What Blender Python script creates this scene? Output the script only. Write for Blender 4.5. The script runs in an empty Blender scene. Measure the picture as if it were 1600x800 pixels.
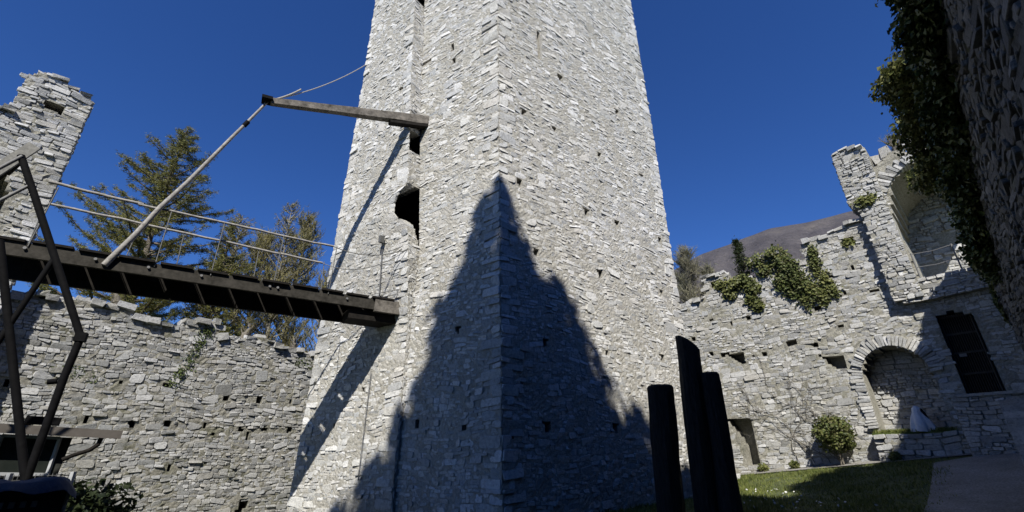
import bpy, math, random
import numpy as np
from mathutils import Vector, Matrix

R = math.radians
sc = bpy.context.scene
col = sc.collection

# ------------------------------------------------------------------ camera, sky, sun
EYE = 1.5
cd = bpy.data.cameras.new('camera'); cam = bpy.data.objects.new('camera', cd); col.objects.link(cam)
cd.lens = 16.0; cd.sensor_width = 36.0; cd.clip_end = 6000; cd.clip_start = 0.05
cam.matrix_world = Matrix.Translation((0, 0, EYE)) @ Matrix.Rotation(R(90 + 23.6), 4, 'X') @ Matrix.Rotation(R(-1.2), 4, 'Z')
sc.camera = cam
SUN_AZ, SUN_EL = 182.0, 46.0
w = bpy.data.worlds.new('World'); sc.world = w; w.use_nodes = True
nt = w.node_tree; bg = nt.nodes['Background']
sk = nt.nodes.new('ShaderNodeTexSky'); sk.sky_type = 'NISHITA'; sk.sun_disc = False
sk.sun_elevation = R(SUN_EL); sk.sun_rotation = R(SUN_AZ)
sk.altitude = 1500; sk.air_density = 1.0; sk.dust_density = 0.0; sk.ozone_density = 8.0
hs_ = nt.nodes.new('ShaderNodeHueSaturation'); hs_.inputs['Saturation'].default_value = 1.15; hs_.inputs['Hue'].default_value = 0.512
nt.links.new(sk.outputs[0], hs_.inputs['Color']); nt.links.new(hs_.outputs[0], bg.inputs[0]); bg.inputs[1].default_value = 0.098
sl = bpy.data.lights.new('sun', 'SUN'); so = bpy.data.objects.new('sun', sl); col.objects.link(so)
sl.energy = 5.0; sl.angle = R(0.53); sl.color = (1.0, 0.955, 0.87)
SV = Vector((math.sin(R(SUN_AZ)) * math.cos(R(SUN_EL)), math.cos(R(SUN_AZ)) * math.cos(R(SUN_EL)), math.sin(R(SUN_EL))))
so.rotation_euler = SV.to_track_quat('Z', 'Y').to_euler(); so.location = (0, 0, 40)
sc.view_settings.view_transform = 'Standard'; sc.view_settings.look = 'None'
sc.view_settings.exposure = 0.46; sc.view_settings.gamma = 1.0
sc.render.engine = 'CYCLES'
sc.cycles.max_bounces = 4; sc.cycles.diffuse_bounces = 1

# ------------------------------------------------------------------ small helpers
def dirv(a): a = R(a); return np.array([math.sin(a), math.cos(a)])
def tag(o, label=None, cat=None, group=None, kind=None):
    if label: o['label'] = label
    if cat: o['category'] = cat
    if group: o['group'] = group
    if kind: o['kind'] = kind
    return o
def empty(name, loc, label, cat, group=None):
    o = bpy.data.objects.new(name, None); col.objects.link(o); o.location = loc; o.empty_display_size = .3
    return tag(o, label, cat, group)

class MB:
    """collects geometry with numpy; builds ONE mesh object"""
    def __init__(s): s.v = []; s.f = {3: [], 4: []}; s.m = {3: [], 4: []}; s.n = 0; s.nt = 0; s.nb = 0
    def add(s, verts, faces, mi=0):
        verts = np.asarray(verts, float).reshape(-1, 3); faces = np.asarray(faces, int)
        if len(faces) == 0: return
        s.v.append(verts); k = faces.shape[1]
        s.f[k].append(faces + s.n); s.m[k].append(np.full(len(faces), mi, int)); s.n += len(verts)
    def build(s, name, mats, parent=None, smooth=False, loc=None):
        V = np.concatenate(s.v) if s.v else np.zeros((0, 3))
        if loc is not None: V = V - np.array(loc)
        me = bpy.data.meshes.new(name); me.vertices.add(len(V)); me.vertices.foreach_set('co', V.ravel())
        loops = []; starts = []; mi = []; c = 0
        for k in (3, 4):
            if s.f[k]:
                F = np.concatenate(s.f[k]); loops.append(F.ravel()); starts.append(c + np.arange(len(F)) * k); c += F.size
                mi.append(np.concatenate(s.m[k]))
        L = np.concatenate(loops); S = np.concatenate(starts)
        me.loops.add(len(L)); me.loops.foreach_set('vertex_index', L.astype(np.int32))
        me.polygons.add(len(S)); me.polygons.foreach_set('loop_start', S.astype(np.int32))
        me.polygons.foreach_set('material_index', np.concatenate(mi).astype(np.int32))
        me.polygons.foreach_set('use_smooth', np.full(len(S), bool(smooth or (s.nt and not s.nb))))
        me.update(calc_edges=True); me.validate()
        for m in (mats if isinstance(mats, (list, tuple)) else [mats]): me.materials.append(m)
        o = bpy.data.objects.new(name, me); col.objects.link(o)
        if parent is not None: o.parent = parent
        if loc is not None: o.location = loc
        return o
    # --- primitives
    def box(s, c, size, ax=(1, 0, 0), up=(0, 0, 1), mi=0, jit=0, rng=None):
        s.nb += 1; x = np.array(ax, float); x /= np.linalg.norm(x); z = np.array(up, float); z -= x * (z @ x); z /= np.linalg.norm(z); y = np.cross(z, x)
        v = []
        for sx, sy, sz in [(-1,-1,-1),(1,-1,-1),(1,1,-1),(-1,1,-1),(-1,-1,1),(1,-1,1),(1,1,1),(-1,1,1)]:
            v.append(np.array(c, float) + x*sx*size[0]/2 + y*sy*size[1]/2 + z*sz*size[2]/2)
        v = np.array(v)
        if jit: v += rng.uniform(-jit, jit, v.shape)
        s.add(v, [(3,2,1,0),(4,5,6,7),(0,1,5,4),(1,2,6,5),(2,3,7,6),(3,0,4,7)], mi)
    def bar(s, a, b, wd, ht, up=(0, 0, 1), mi=0):
        a = np.array(a, float); b = np.array(b, float)
        s.box((a+b)/2, (np.linalg.norm(b-a), wd, ht), b-a, up, mi)
    def tube(s, pts, r, n=8, mi=0, caps=True):
        s.nt += 1; pts = np.array(pts, float); m = len(pts); r = np.broadcast_to(np.array(r, float), (m,))
        t = np.gradient(pts, axis=0); t /= np.linalg.norm(t, axis=1)[:, None] + 1e-9
        ref = np.array([0, 0, 1.]) if abs(t[0][2]) < .9 else np.array([1., 0, 0])
        a = np.cross(t, ref); a /= np.linalg.norm(a, axis=1)[:, None] + 1e-9; b = np.cross(t, a)
        th = np.linspace(0, 2*math.pi, n, endpoint=False)
        V = pts[:, None] + r[:, None, None]*(np.cos(th)[None, :, None]*a[:, None] + np.sin(th)[None, :, None]*b[:, None])
        F = []
        for i in range(m-1):
            for j in range(n): F.append((i*n+j, i*n+(j+1) % n, (i+1)*n+(j+1) % n, (i+1)*n+j))
        s.add(V.reshape(-1, 3), F, mi)
        if caps:
            for ring, c in ((V[0], pts[0]), (V[-1], pts[-1])):
                s.add(np.vstack([ring, c[None]]), [(j, (j+1) % n, n) for j in range(n)], mi)

def leaves(mb, P, size, rng, elong=1.6, N=None, mi=0, tilt=1.0):
    """small folded leaf-sized quads at P"""
    P = np.asarray(P, float); n = len(P)
    if n == 0: return
    d = rng.normal(size=(n, 3)) if N is None else np.asarray(N, float) + rng.normal(size=(n, 3))*tilt
    d /= np.linalg.norm(d, axis=1)[:, None]
    r = rng.normal(size=(n, 3)); a = np.cross(d, r); a /= np.linalg.norm(a, axis=1)[:, None]; b = np.cross(d, a)
    sz = size*rng.uniform(.6, 1.4, (n, 1))
    V = np.stack([P - a*sz*elong/2, P - b*sz/2 + d*sz*.12, P + a*sz*elong/2, P + b*sz/2 + d*sz*.12], 1)
    mb.add(V.reshape(-1, 3), np.arange(4*n).reshape(n, 4), mi)
def strips(mb, A, B, wd, rng, mi=0):
    """thin tapering twigs / needle sprays from A to B"""
    A = np.asarray(A, float); B = np.asarray(B, float); n = len(A)
    r = rng.normal(size=(n, 3)); s = np.cross(B-A, r); s /= np.linalg.norm(s, axis=1)[:, None] + 1e-9; s = s*wd
    V = np.stack([A-s*.5, A+s*.5, B], 1)
    mb.add(V.reshape(-1, 3), np.arange(3*n).reshape(n, 3), mi)

# ------------------------------------------------------------------ materials
def mat(name):
    m = bpy.data.materials.new(name); m.use_nodes = True; t = m.node_tree
    return m, t, t.nodes['Principled BSDF']
def nd(t, typ, **k):
    n = t.nodes.new(typ)
    for a, b in k.items(): setattr(n, a, b)
    return n
def noise(t, co, scale, detail=4, rough=.6, dim='3D'):
    n = nd(t, 'ShaderNodeTexNoise'); n.inputs['Scale'].default_value = scale; n.inputs['Detail'].default_value = detail
    n.inputs['Roughness'].default_value = rough; t.links.new(co, n.inputs['Vector']); return n.outputs['Fac']
def ramp(t, fac, stops):
    r = nd(t, 'ShaderNodeValToRGB'); e = r.color_ramp.elements
    while len(e) < len(stops): e.new(.5)
    for i, (p, c) in enumerate(stops): e[i].position = p; e[i].color = (*c, 1) if len(c) == 3 else c
    t.links.new(fac, r.inputs[0]); return r.outputs[0]
def mixc(t, fac, a, b, mode='MIX'):
    m = nd(t, 'ShaderNodeMix', data_type='RGBA', blend_type=mode)
    if isinstance(fac, (int, float)): m.inputs[0].default_value = fac
    else: t.links.new(fac, m.inputs[0])
    for k, x in ((6, a), (7, b)):
        if isinstance(x, tuple): m.inputs[k].default_value = (*x, 1)
        else: t.links.new(x, m.inputs[k])
    return m.outputs[2]
def bump(t, b, h, strength, dist):
    n = nd(t, 'ShaderNodeBump'); n.inputs['Strength'].default_value = strength; n.inputs['Distance'].default_value = dist
    t.links.new(h, n.inputs['Height']); t.links.new(n.outputs[0], b.inputs['Normal'])
def geoco(t):
    return nd(t, 'ShaderNodeNewGeometry').outputs['Position']
def g3(v, tint=(1, 1, 1)): return tuple(v*c for c in tint)

def stone_mat(name, lo, mid, hi, warm=(1.03, 1.0, .93), stain=.35, moss=0.0):
    m, t, b = mat(name); geo = nd(t, 'ShaderNodeNewGeometry'); co = geo.outputs['Position']
    isl = geo.outputs['Random Per Island']
    c = ramp(t, isl, [(0, g3(lo, (1.0, .99, .95))), (.22, g3(mid*.92, (.98, 1, 1.01))), (.45, g3(mid, warm)), (.7, g3(mid*1.12, (1, 1, .97))), (1, g3(hi))])
    blot = ramp(t, noise(t, co, 13, 6, .75), [(.30, (.50, .495, .48)), (.5, (.96, .96, .96)), (.72, (1.22, 1.22, 1.2))])
    c = mixc(t, .9, c, blot, 'MULTIPLY')
    st = ramp(t, noise(t, co, .55, 5, .65), [(.35, (.62, .61, .56)), (.6, (1, 1, 1))])
    c = mixc(t, stain, c, st, 'MULTIPLY')
    if moss:
        f = ramp(t, noise(t, co, 1.7, 6, .7), [(.56, (0, 0, 0)), (.70, (moss,)*3)])
        c = mixc(t, f, c, (.10, .10, .045))
    t.links.new(c, b.inputs['Base Color']); b.inputs['Roughness'].default_value = .95
    b.inputs['Specular IOR Level'].default_value = .15
    bump(t, b, noise(t, co, 26, 6, .7), .8, .03)
    return m
def mortar_mat(name, c0, c1, moss=0.0):
    m, t, b = mat(name); co = geoco(t)
    c = ramp(t, noise(t, co, 12, 7, .75), [(.3, tuple(x*.8 for x in c0)), (.45, c0), (.65, c1)])
    st = ramp(t, noise(t, co, .5, 5, .65), [(.35, (.65, .63, .57)), (.6, (1, 1, 1))])
    c = mixc(t, .4, c, st, 'MULTIPLY')
    if moss:
        f = ramp(t, noise(t, co, 1.7, 6, .7), [(.5, (0, 0, 0)), (.66, (moss,)*3)])
        c = mixc(t, f, c, (.09, .095, .04))
    t.links.new(c, b.inputs['Base Color']); b.inputs['Roughness'].default_value = 1; b.inputs['Specular IOR Level'].default_value = .1
    bump(t, b, noise(t, co, 18, 7, .75), 1.0, .05)
    return m
M = {}
M['tw_stone'] = stone_mat('tower limestone', .42, .57, .74, warm=(1.03, 1.0, .94), stain=.4)
M['tw_mortar'] = mortar_mat('tower lime mortar', (.40, .385, .345), (.56, .55, .505))
M['rw_stone'] = stone_mat('curtain wall limestone', .34, .48, .63, stain=.35, moss=.35)
M['rw_mortar'] = mortar_mat('curtain wall mortar', (.33, .32, .275), (.50, .485, .43), moss=.3)
M['lw_stone'] = stone_mat('left wall rubble', .30, .42, .55, stain=.45, moss=.6)
M['lw_mortar'] = mortar_mat('left wall dark joints', (.25, .24, .205), (.42, .405, .355), moss=.6)
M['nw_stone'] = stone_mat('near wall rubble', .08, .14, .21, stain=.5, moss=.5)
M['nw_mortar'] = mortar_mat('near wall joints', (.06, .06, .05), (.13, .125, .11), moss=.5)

def simple(name, c0, c1, scale=8, rough=.8, metal=0, bs=0, bd=.01, stretch=None, spec=.3):
    m, t, b = mat(name)
    tc = nd(t, 'ShaderNodeTexCoord').outputs['Object']
    if stretch:
        mp = nd(t, 'ShaderNodeMapping'); mp.inputs['Scale'].default_value = stretch; t.links.new(tc, mp.inputs['Vector']); tc = mp.outputs[0]
    n = noise(t, tc, scale, 6, .7)
    t.links.new(ramp(t, n, [(.3, c0), (.7, c1)]), b.inputs['Base Color'])
    b.inputs['Roughness'].default_value = rough; b.inputs['Metallic'].default_value = metal; b.inputs['Specular IOR Level'].default_value = spec
    if bs: bump(t, b, n, bs, bd)
    return m
M['darkwood'] = simple('tarred timber', (.008, .0075, .007), (.026, .023, .02), 6, .85, bs=.6, spec=.1)
M['sidewood'] = simple('weathered dark timber', (.018, .017, .014), (.065, .060, .052), 5, .85, bs=.7, spec=.1)
M['greywood'] = simple('silvered timber', (.17, .16, .15), (.40, .385, .36), 10, .8, bs=.6, bd=.02, spec=.1)
M['beamwood'] = simple('old oak beam', (.05, .046, .04), (.24, .22, .195), 5, .85, bs=.8, bd=.03, spec=.1)
M['steel'] = simple('galvanised steel', (.13, .13, .13), (.22, .22, .22), 20, .65, .2)
M['blacksteel'] = simple('black painted steel', (.003, .003, .0035), (.008, .008, .009), 10, .8, 0, spec=.08)
M['cable'] = simple('steel cable', (.10, .10, .095), (.2, .2, .19), 20, .6, .4)
M['rope'] = simple('rope', (.22, .21, .18), (.4, .38, .34), 30, .9)
M['char'] = simple('charred trunk', (.006, .006, .006), (.05, .047, .043), 5, .75, bs=1, bd=.08, spec=.25, stretch=(6, 6, .7))
M['fascia'] = simple('brown shed board', (.085, .075, .065), (.125, .112, .10), 5, .7)
M['shedpanel'] = simple('shed panel', (.02, .022, .02), (.04, .042, .038), 6, .7)
M['glass'] = simple('dark window glass', (.012, .016, .014), (.03, .034, .03), 2, .15, spec=.5)
M['whiteframe'] = simple('pale frame paint', (.30, .31, .32), (.42, .43, .44), 6, .6)
M['tarp'] = simple('blue grey tarpaulin', (.035, .042, .06), (.07, .08, .105), 5, .7, bs=.6, bd=.05)
M['crate'] = simple('black crate', (.012, .014, .016), (.03, .033, .036), 6, .6)
M['cratelight'] = simple('crate slots', (.14, .15, .15), (.22, .23, .23), 6, .7)
M['plaster'] = simple('white gauze plaster', (.62, .62, .63), (.80, .80, .80), 6, .9, bs=.5, bd=.03)
M['hollowshade'] = simple('hollow shade colour', (.01, .01, .01), (.02, .02, .02), 5, 1)
M['grille'] = simple('rusted grille', (.03, .028, .024), (.075, .068, .058), 12, .8)
M['bark'] = simple('conifer bark', (.10, .085, .07), (.22, .19, .16), 12, .95, bs=.8, bd=.03, spec=.1)
M['palebark'] = simple('pale bark', (.16, .15, .12), (.30, .28, .24), 12, .95, bs=.6, spec=.1)

def leaf_mat(name, cs, trans=.25, rough=.7):
    m, t, b = mat(name); geo = nd(t, 'ShaderNodeNewGeometry')
    n = len(cs); c = ramp(t, geo.outputs['Random Per Island'], [(i/(n-1), x) for i, x in enumerate(cs)])
    big = ramp(t, noise(t, geo.outputs['Position'], .9, 3, .5), [(.35, (.72, .75, .7)), (.65, (1.15, 1.1, 1.0))])
    c = mixc(t, .8, c, big, 'MULTIPLY')
    t.links.new(c, b.inputs['Base Color']); b.inputs['Roughness'].default_value = rough; b.inputs['Specular IOR Level'].default_value = .25
    tr = nd(t, 'ShaderNodeBsdfTranslucent'); t.links.new(c, tr.inputs[0]); mx = nd(t, 'ShaderNodeMixShader'); mx.inputs[0].default_value = trans
    out = t.nodes['Material Output']; t.links.new(b.outputs[0], mx.inputs[1]); t.links.new(tr.outputs[0], mx.inputs[2]); t.links.new(mx.outputs[0], out.inputs[0])
    return m
M['larch'] = leaf_mat('larch needles', [(.07, .075, .028), (.15, .155, .048), (.27, .265, .085), (.18, .17, .08)])
M['spruce'] = leaf_mat('spruce needles', [(.018, .03, .014), (.035, .05, .02), (.05, .065, .026)])
M['broom'] = leaf_mat('spring twigs', [(.16, .145, .07), (.25, .23, .10), (.32, .29, .16), (.20, .20, .08)])
M['greytwig'] = leaf_mat('grey budding twigs', [(.17, .165, .13), (.26, .25, .20), (.20, .20, .12)])
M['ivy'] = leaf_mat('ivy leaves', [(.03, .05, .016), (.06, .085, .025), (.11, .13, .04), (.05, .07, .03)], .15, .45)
M['ivylight'] = leaf_mat('pale and sun-toned ivy leaves', [(.08, .10, .03), (.14, .16, .05), (.19, .20, .075), (.10, .11, .05)], .2, .5)
M['ivymid'] = leaf_mat('wall ivy leaves', [(.05, .07, .022), (.09, .115, .035), (.15, .165, .055), (.10, .095, .05)], .15, .55)
M['shrub'] = leaf_mat('box shrub leaves', [(.035, .055, .018), (.07, .10, .03), (.12, .15, .045)], .15, .6)
M['grassblade'] = leaf_mat('grass blades', [(.08, .11, .025), (.15, .18, .045), (.23, .24, .09)], .2, .7)
M['stem'] = simple('bare creeper stem', (.10, .09, .075), (.2, .18, .15), 20, .9)
M['flower'] = simple('small white flowers', (.6, .6, .58), (.8, .8, .78), 20, .8)

# ------------------------------------------------------------------ masonry
class Frame:
    """maps (u along wall, z up, d outwards) to the world"""
    def __init__(s, p0, az, nrm):
        s.p0 = np.array(p0, float); s.u = dirv(az); s.n = np.array(nrm, float)
    def P(s, u, z, d):
        u, z, d = np.broadcast_arrays(u, z, d)
        xy = s.p0 + u[..., None]*s.u + d[..., None]*s.n
        return np.concatenate([xy, z[..., None]], -1)
class Frame2:
    """a face between two corner lines that may lean: c0(z), c1(z)"""
    def __init__(s, c0, c1, L, nrm): s.c0 = c0; s.c1 = c1; s.L = L; s.n = np.array(nrm, float)
    def P(s, u, z, d):
        u, z, d = np.broadcast_arrays(u, z, d)
        a = s.c0(z); b = s.c1(z); f = (u/s.L)[..., None]
        return np.concatenate([a + (b-a)*f + d[..., None]*s.n, z[..., None]], -1)
def mkwarp(rng, amp):
    k = [(rng.uniform(.5, 3.2), rng.uniform(.3, 2.2), rng.uniform(0, 6.3)) for _ in range(5)]
    def f(u, z):
        r = 0
        for a, b, p in k: r = r + np.sin(a*u + b*z + p)
        return amp*r/2.2
    return f
def inpoly(x, y, poly):
    x = np.asarray(x, float); y = np.asarray(y, float); c = np.zeros(np.broadcast(x, y).shape, bool)
    n = len(poly)
    for i in range(n):
        x1, y1 = poly[i]; x2, y2 = poly[(i+1) % n]
        if y1 == y2: continue
        cond = (y1 > y) != (y2 > y)
        c ^= cond & (x < (x2-x1)*(y-y1)/(y2-y1) + x1)
    return c
def rect(u, z, w_, h_): return [(u-w_/2, z-h_/2), (u+w_/2, z-h_/2), (u+w_/2, z+h_/2), (u-w_/2, z+h_/2)]

def stones(mb, fr, quads, rng, prot, warp, joint=.012, mi=0, round_=.16, slot=-.06, inset=.028, rot=.05):
    """quads: N x 4 corners (u,z) ccw. Each becomes an irregular stone standing proud of the wall."""
    Q = np.array(quads, float); n = len(Q)
    if n == 0: return
    e = Q - Q.mean(1, keepdims=True)
    w0 = np.linalg.norm(Q[:, 1]-Q[:, 0], axis=1); h0 = np.linalg.norm(Q[:, 3]-Q[:, 0], axis=1)
    mn = np.minimum(w0, h0)
    Q = Q + rng.uniform(-.13, .13, Q.shape)*mn[:, None, None]
    C = Q.mean(1, keepdims=True)
    th = rng.normal(0, rot, n); cs, sn = np.cos(th)[:, None], np.sin(th)[:, None]; dq = Q-C
    Q = C+np.stack([dq[..., 0]*cs-dq[..., 1]*sn, dq[..., 0]*sn+dq[..., 1]*cs], -1)
    ring = []
    for k in range(4):
        a = Q[:, k]; b = Q[:, (k+1) % 4]; L = np.linalg.norm(b-a, axis=1)[:, None] + 1e-6; dvec = (b-a)/L
        c1 = np.minimum(rng.uniform(.08, round_+.12, (n, 1))*mn[:, None], L*.42); c2 = np.minimum(rng.uniform(.08, round_+.12, (n, 1))*mn[:, None], L*.42)
        ring += [a+dvec*c1, b-dvec*c2]
    ring = np.stack(ring, 1)                               # n,8,2
    v = ring - C; ln = np.linalg.norm(v, axis=2, keepdims=True) + 1e-6
    def shr(amt): return C + v*np.clip(1-amt/ln, .15, 1)
    ro = shr(joint*rng.uniform(.5, 1.8, (n, 1, 1))); rm = shr(joint+.15*inset); ri = shr(joint+inset*.5+.03*mn[:, None, None])
    p = rng.uniform(prot[0], prot[1], (n, 1)) + (rng.random((n, 1)) < .06)*prot[1]*.9
    tl = rng.normal(0, .10, (n, 1)); tz = rng.normal(0, .14, (n, 1))
    def dep(rr, base): return base + np.clip((rr[..., 0]-C[..., 0])*tl + (rr[..., 1]-C[..., 1])*tz, -.03, .03)
    R4 = [(ro, np.full((n, 8), slot)), (rm, dep(rm, p*.72-.003)), (ri, dep(ri, p))]
    V = []
    for rr, d in R4: V.append(fr.P(rr[..., 0], rr[..., 1]+warp(rr[..., 0], rr[..., 1]), d))
    cc = C[:, 0]; V.append(fr.P(cc[:, 0], cc[:, 1]+warp(cc[:, 0], cc[:, 1]), p[:, 0]+rng.uniform(-.004, .008, n))[:, None])
    V = np.concatenate(V, 1)                               # n,25,3
    q = []; t3 = []
    for r_ in range(2):
        for j in range(8): q.append((r_*8+j, r_*8+(j+1) % 8, (r_+1)*8+(j+1) % 8, (r_+1)*8+j))
    for j in range(8): t3.append((16+j, 16+(j+1) % 8, 24))
    q = np.array(q); t3 = np.array(t3); off = (np.arange(n)*25)[:, None, None]
    base = mb.n
    mb.v.append(V.reshape(-1, 3)); mb.n += 25*n
    fq = (q[None]+off).reshape(-1, 4)+base; ft = (t3[None]+off).reshape(-1, 3)+base
    mb.f[4].append(fq); mb.m[4].append(np.full(len(fq), mi)); mb.f[3].append(ft); mb.m[3].append(np.full(len(ft), mi))

def courses(rng, z0, z1, hmin, hmax):
    out = [z0]
    while out[-1] < z1: out.append(out[-1] + hmin + (hmax-hmin)*rng.random()**1.5)
    return out
def lay(rng, zs, u0, u1, lr=(1.3, 3.8), holes=(), top=None, quoin=(False, False), keep=None, hole_pad=.03, lmin=.12, big=.22):
    """course layout -> list of quads, leaving holes and anything above top(u) free"""
    cells = []
    for i in range(len(zs)-1):
        za, zb = zs[i], zs[i+1]; h = zb-za
        a = u0; b = u1
        if quoin[0]:
            L = (.62 if i % 2 else .34)*rng.uniform(.8, 1.25); cells.append((a, a+L, za, zb)); a += L
        if quoin[1]:
            L = (.34 if i % 2 else .62)*rng.uniform(.8, 1.25); cells.append((b-L, b, za, zb)); b -= L
        u = a
        while u < b-1e-4:
            L = max(h*rng.uniform(*lr), lmin)
            if b-u-L < lmin: L = b-u
            r = rng.random()
            if h > .13 and r < .35:
                s_ = rng.uniform(.38, .62); zc = za+h*s_
                cells.append((u, u+L, za, zc))
                if rng.random() < .6: k = rng.uniform(.35, .65); cells += [(u, u+L*k, zc, zb), (u+L*k, u+L, zc, zb)]
                else: cells.append((u, u+L, zc, zb))
            else: cells.append((u, u+L, za, zb))
            u += L
    C = np.array(cells)
    nb = int(big*(u1-u0)*(zs[-1]-zs[0])); out = []; alive = np.ones(len(C), bool)
    for _ in range(nb):                                     # blocks two or three courses high
        i = rng.integers(0, len(zs)-4); k = rng.integers(2, 4); za, zb = zs[i], zs[min(i+k, len(zs)-1)]
        if zb-za > .42: continue
        L = (zb-za)*rng.uniform(1.0, 2.2); ua = rng.uniform(u0+.7*quoin[0], u1-L-.7*quoin[1]) if u1-L-.7*quoin[1] > u0+.7*quoin[0] else None
        if ua is None: continue
        ub = ua+L
        if any(ua < o[1]+.05 and ub > o[0]-.05 and za < o[3]-1e-3 and zb > o[2]+1e-3 for o in out[-400:]): continue
        ov = alive & (C[:, 0] < ub) & (C[:, 1] > ua) & (C[:, 2] < zb-1e-3) & (C[:, 3] > za+1e-3)
        lft = ov & (C[:, 0] < ua-.06); rgt = ov & (C[:, 1] > ub+.06) & ~lft
        C[lft, 1] = ua; C[rgt, 0] = ub; alive[ov & ~lft & ~rgt] = False
        out.append((ua, ub, za, zb))
    C = C[alive]
    if out: C = np.vstack([C, np.array(out)])
    cu = (C[:, 0]+C[:, 1])/2; cz = (C[:, 2]+C[:, 3])/2
    ok = np.ones(len(C), bool)
    if top is not None: ok &= (cz + .3*(C[:, 3]-C[:, 2]) < top(cu))
    for poly, dp in holes:
        for fx in (.08, .5, .92):
            for fz in (.2, .8):
                ok &= ~inpoly(C[:, 0]*(1-fx)+C[:, 1]*fx, C[:, 2]*(1-fz)+C[:, 3]*fz, poly)
    if keep is not None: ok &= keep(cu, cz)
    C = C[ok]
    return np.stack([C[:, [0, 2]], C[:, [1, 2]], C[:, [1, 3]], C[:, [0, 3]]], 1)

def backing(mb, fr, u0, u1, z0, z1, step, rng, warp, holes=(), top=None, thick=None, d0=0.0, rough=.015, mi=1, zu=None, endcaps=True):
    """grid sheet behind the stones; holes are real recesses; optional thickness and ragged top"""
    nu = max(1, int(round((u1-u0)/step))); nz = max(1, int(round((z1-z0)/step)))
    U = np.linspace(u0, u1, nu+1); Z = np.linspace(z0, z1, nz+1)
    UU, ZZ = np.meshgrid(U, Z, indexing='ij')
    cu = (U[:-1]+U[1:])/2; cz = (Z[:-1]+Z[1:])/2; CU, CZ = np.meshgrid(cu, cz, indexing='ij')
    D = np.zeros((nu, nz))
    for poly, dp in holes: D = np.where(inpoly(CU, CZ, poly), np.maximum(D, dp), D)
    ex = np.ones((nu, nz), bool)
    if top is not None: ex = CZ < top(CU)
    nse = rng.normal(0, rough, UU.shape) + warp(UU*1.7, ZZ*1.3)*.2
    Vf = fr.P(UU, ZZ+warp(UU, ZZ), d0+nse)
    idx = np.arange((nu+1)*(nz+1)).reshape(nu+1, nz+1)
    def quads(mask, V):
        i, j = np.nonzero(mask)
        if len(i): mb.add(V.reshape(-1, 3), np.stack([idx[i, j], idx[i+1, j], idx[i+1, j+1], idx[i, j+1]], 1), mi)
    quads(ex & (D == 0), Vf)
    cache = {}
    def V(dp):
        if dp not in cache: cache[dp] = fr.P(UU, ZZ+warp(UU, ZZ), np.full(UU.shape, -dp)) if dp > 0 else Vf
        return cache[dp]
    for dp in np.unique(D[D > 0]): quads(ex & (D == dp), V(float(dp)))
    TH = thick if thick is not None else 0.0
    E = np.where(ex, D, TH)
    Ep = np.pad(E, 1, constant_values=TH if (thick is not None and endcaps) else -1)
    sv = []; 
    for i in range(nu+1):                                   # faces between neighbours in u
        for j in range(nz):
            a, b = Ep[i, j+1], Ep[i+1, j+1]
            if a < 0 or b < 0 or a == b: continue
            p, q = V(a), V(b); sv.append([p[i, j], q[i, j], q[i, j+1], p[i, j+1]])
    for i in range(nu):
        for j in range(nz+1):
            a, b = Ep[i+1, j], Ep[i+1, j+1]
            if a < 0 or b < 0 or a == b: continue
            p, q = V(a), V(b); sv.append([p[i, j], q[i, j], q[i+1, j], p[i+1, j]])
    if sv:
        sv = np.array(sv).reshape(-1, 3); mb.add(sv, np.arange(len(sv)).reshape(-1, 4), mi)
    if thick is not None: quads(ex, V(float(thick)))

def cap_stones(mb, fr, u0, u1, top, thick, rng, size=(.18, .5), hh=(.08, .2), mi=0, skip=None):
    u = u0
    while u < u1:
        L = rng.uniform(*size)
        if skip is None or not skip(u):
            for d in np.arange(.12, thick, .3):
                h = rng.uniform(*hh); z = float(top(np.array(u+L/2))) + h*rng.uniform(-.1, .5)
                c = fr.P(np.array(u+L/2), np.array(z), np.array(-d+rng.uniform(-.08, .14)))
                ax = np.array([fr.u[0], fr.u[1], rng.normal(0, .12)]); 
                mb.box(c, (L*rng.uniform(.8, 1.15), rng.uniform(.25, .45), h*1.3), ax, (rng.normal(0, .12), rng.normal(0, .12), 1), mi, jit=.03, rng=rng)
        u += L*rng.uniform(.8, 1.1)
def profile(pts, rough=0, seed=0, step=.35):
    xs = np.array([p[0] for p in pts]); ys = np.array([p[1] for p in pts]); rr = np.random.default_rng(seed)
    tab = rr.uniform(-rough, rough, 400)
    def f(u):
        u = np.asarray(u, float); k = np.floor((u+60)/step).astype(int) % 400
        return np.interp(u, xs, ys) + tab[k]
    return f

# ------------------------------------------------------------------ ground
def gz(x, y):
    x = np.asarray(x, float); y = np.asarray(y, float)
    t = np.clip((.5*x+.866*y-11)/(23-11), 0, 1); S = t*t*(3-2*t)
    l = np.clip((-x-1.5)/4, 0, 1)*np.clip((y-2)/5, 0, 1)
    return S*np.clip(.45+.135*(x-11), .15, 1.35) - 1.7*l*l*(3-2*l)
rg = np.random.default_rng(5)
mb = MB()
xs = np.concatenate([-np.geomspace(40, 3000, 12)[::-1], np.linspace(-36, 36, 145), np.geomspace(40, 3000, 12)]); ys = xs + 8
X, Y = np.meshgrid(xs, ys, indexing='ij')
Zg = gz(X, Y) + np.where(np.hypot(X, Y) < 30, rg.normal(0, .006, X.shape), 0) - np.where(np.hypot(X, Y) > 60, .3, 0)
n = len(xs); ii = np.arange(n*n).reshape(n, n)
F = np.stack([ii[:-1, :-1], ii[1:, :-1], ii[1:, 1:], ii[:-1, 1:]], -1).reshape(-1, 4)
mb.add(np.stack([X, Y, Zg], -1).reshape(-1, 3), F)
m, t, b = mat('lawn soil'); co = geoco(t)
c = ramp(t, noise(t, co, 3, 6, .7), [(.3, (.055, .06, .025)), (.55, (.085, .105, .035)), (.75, (.12, .14, .055))])
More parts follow.
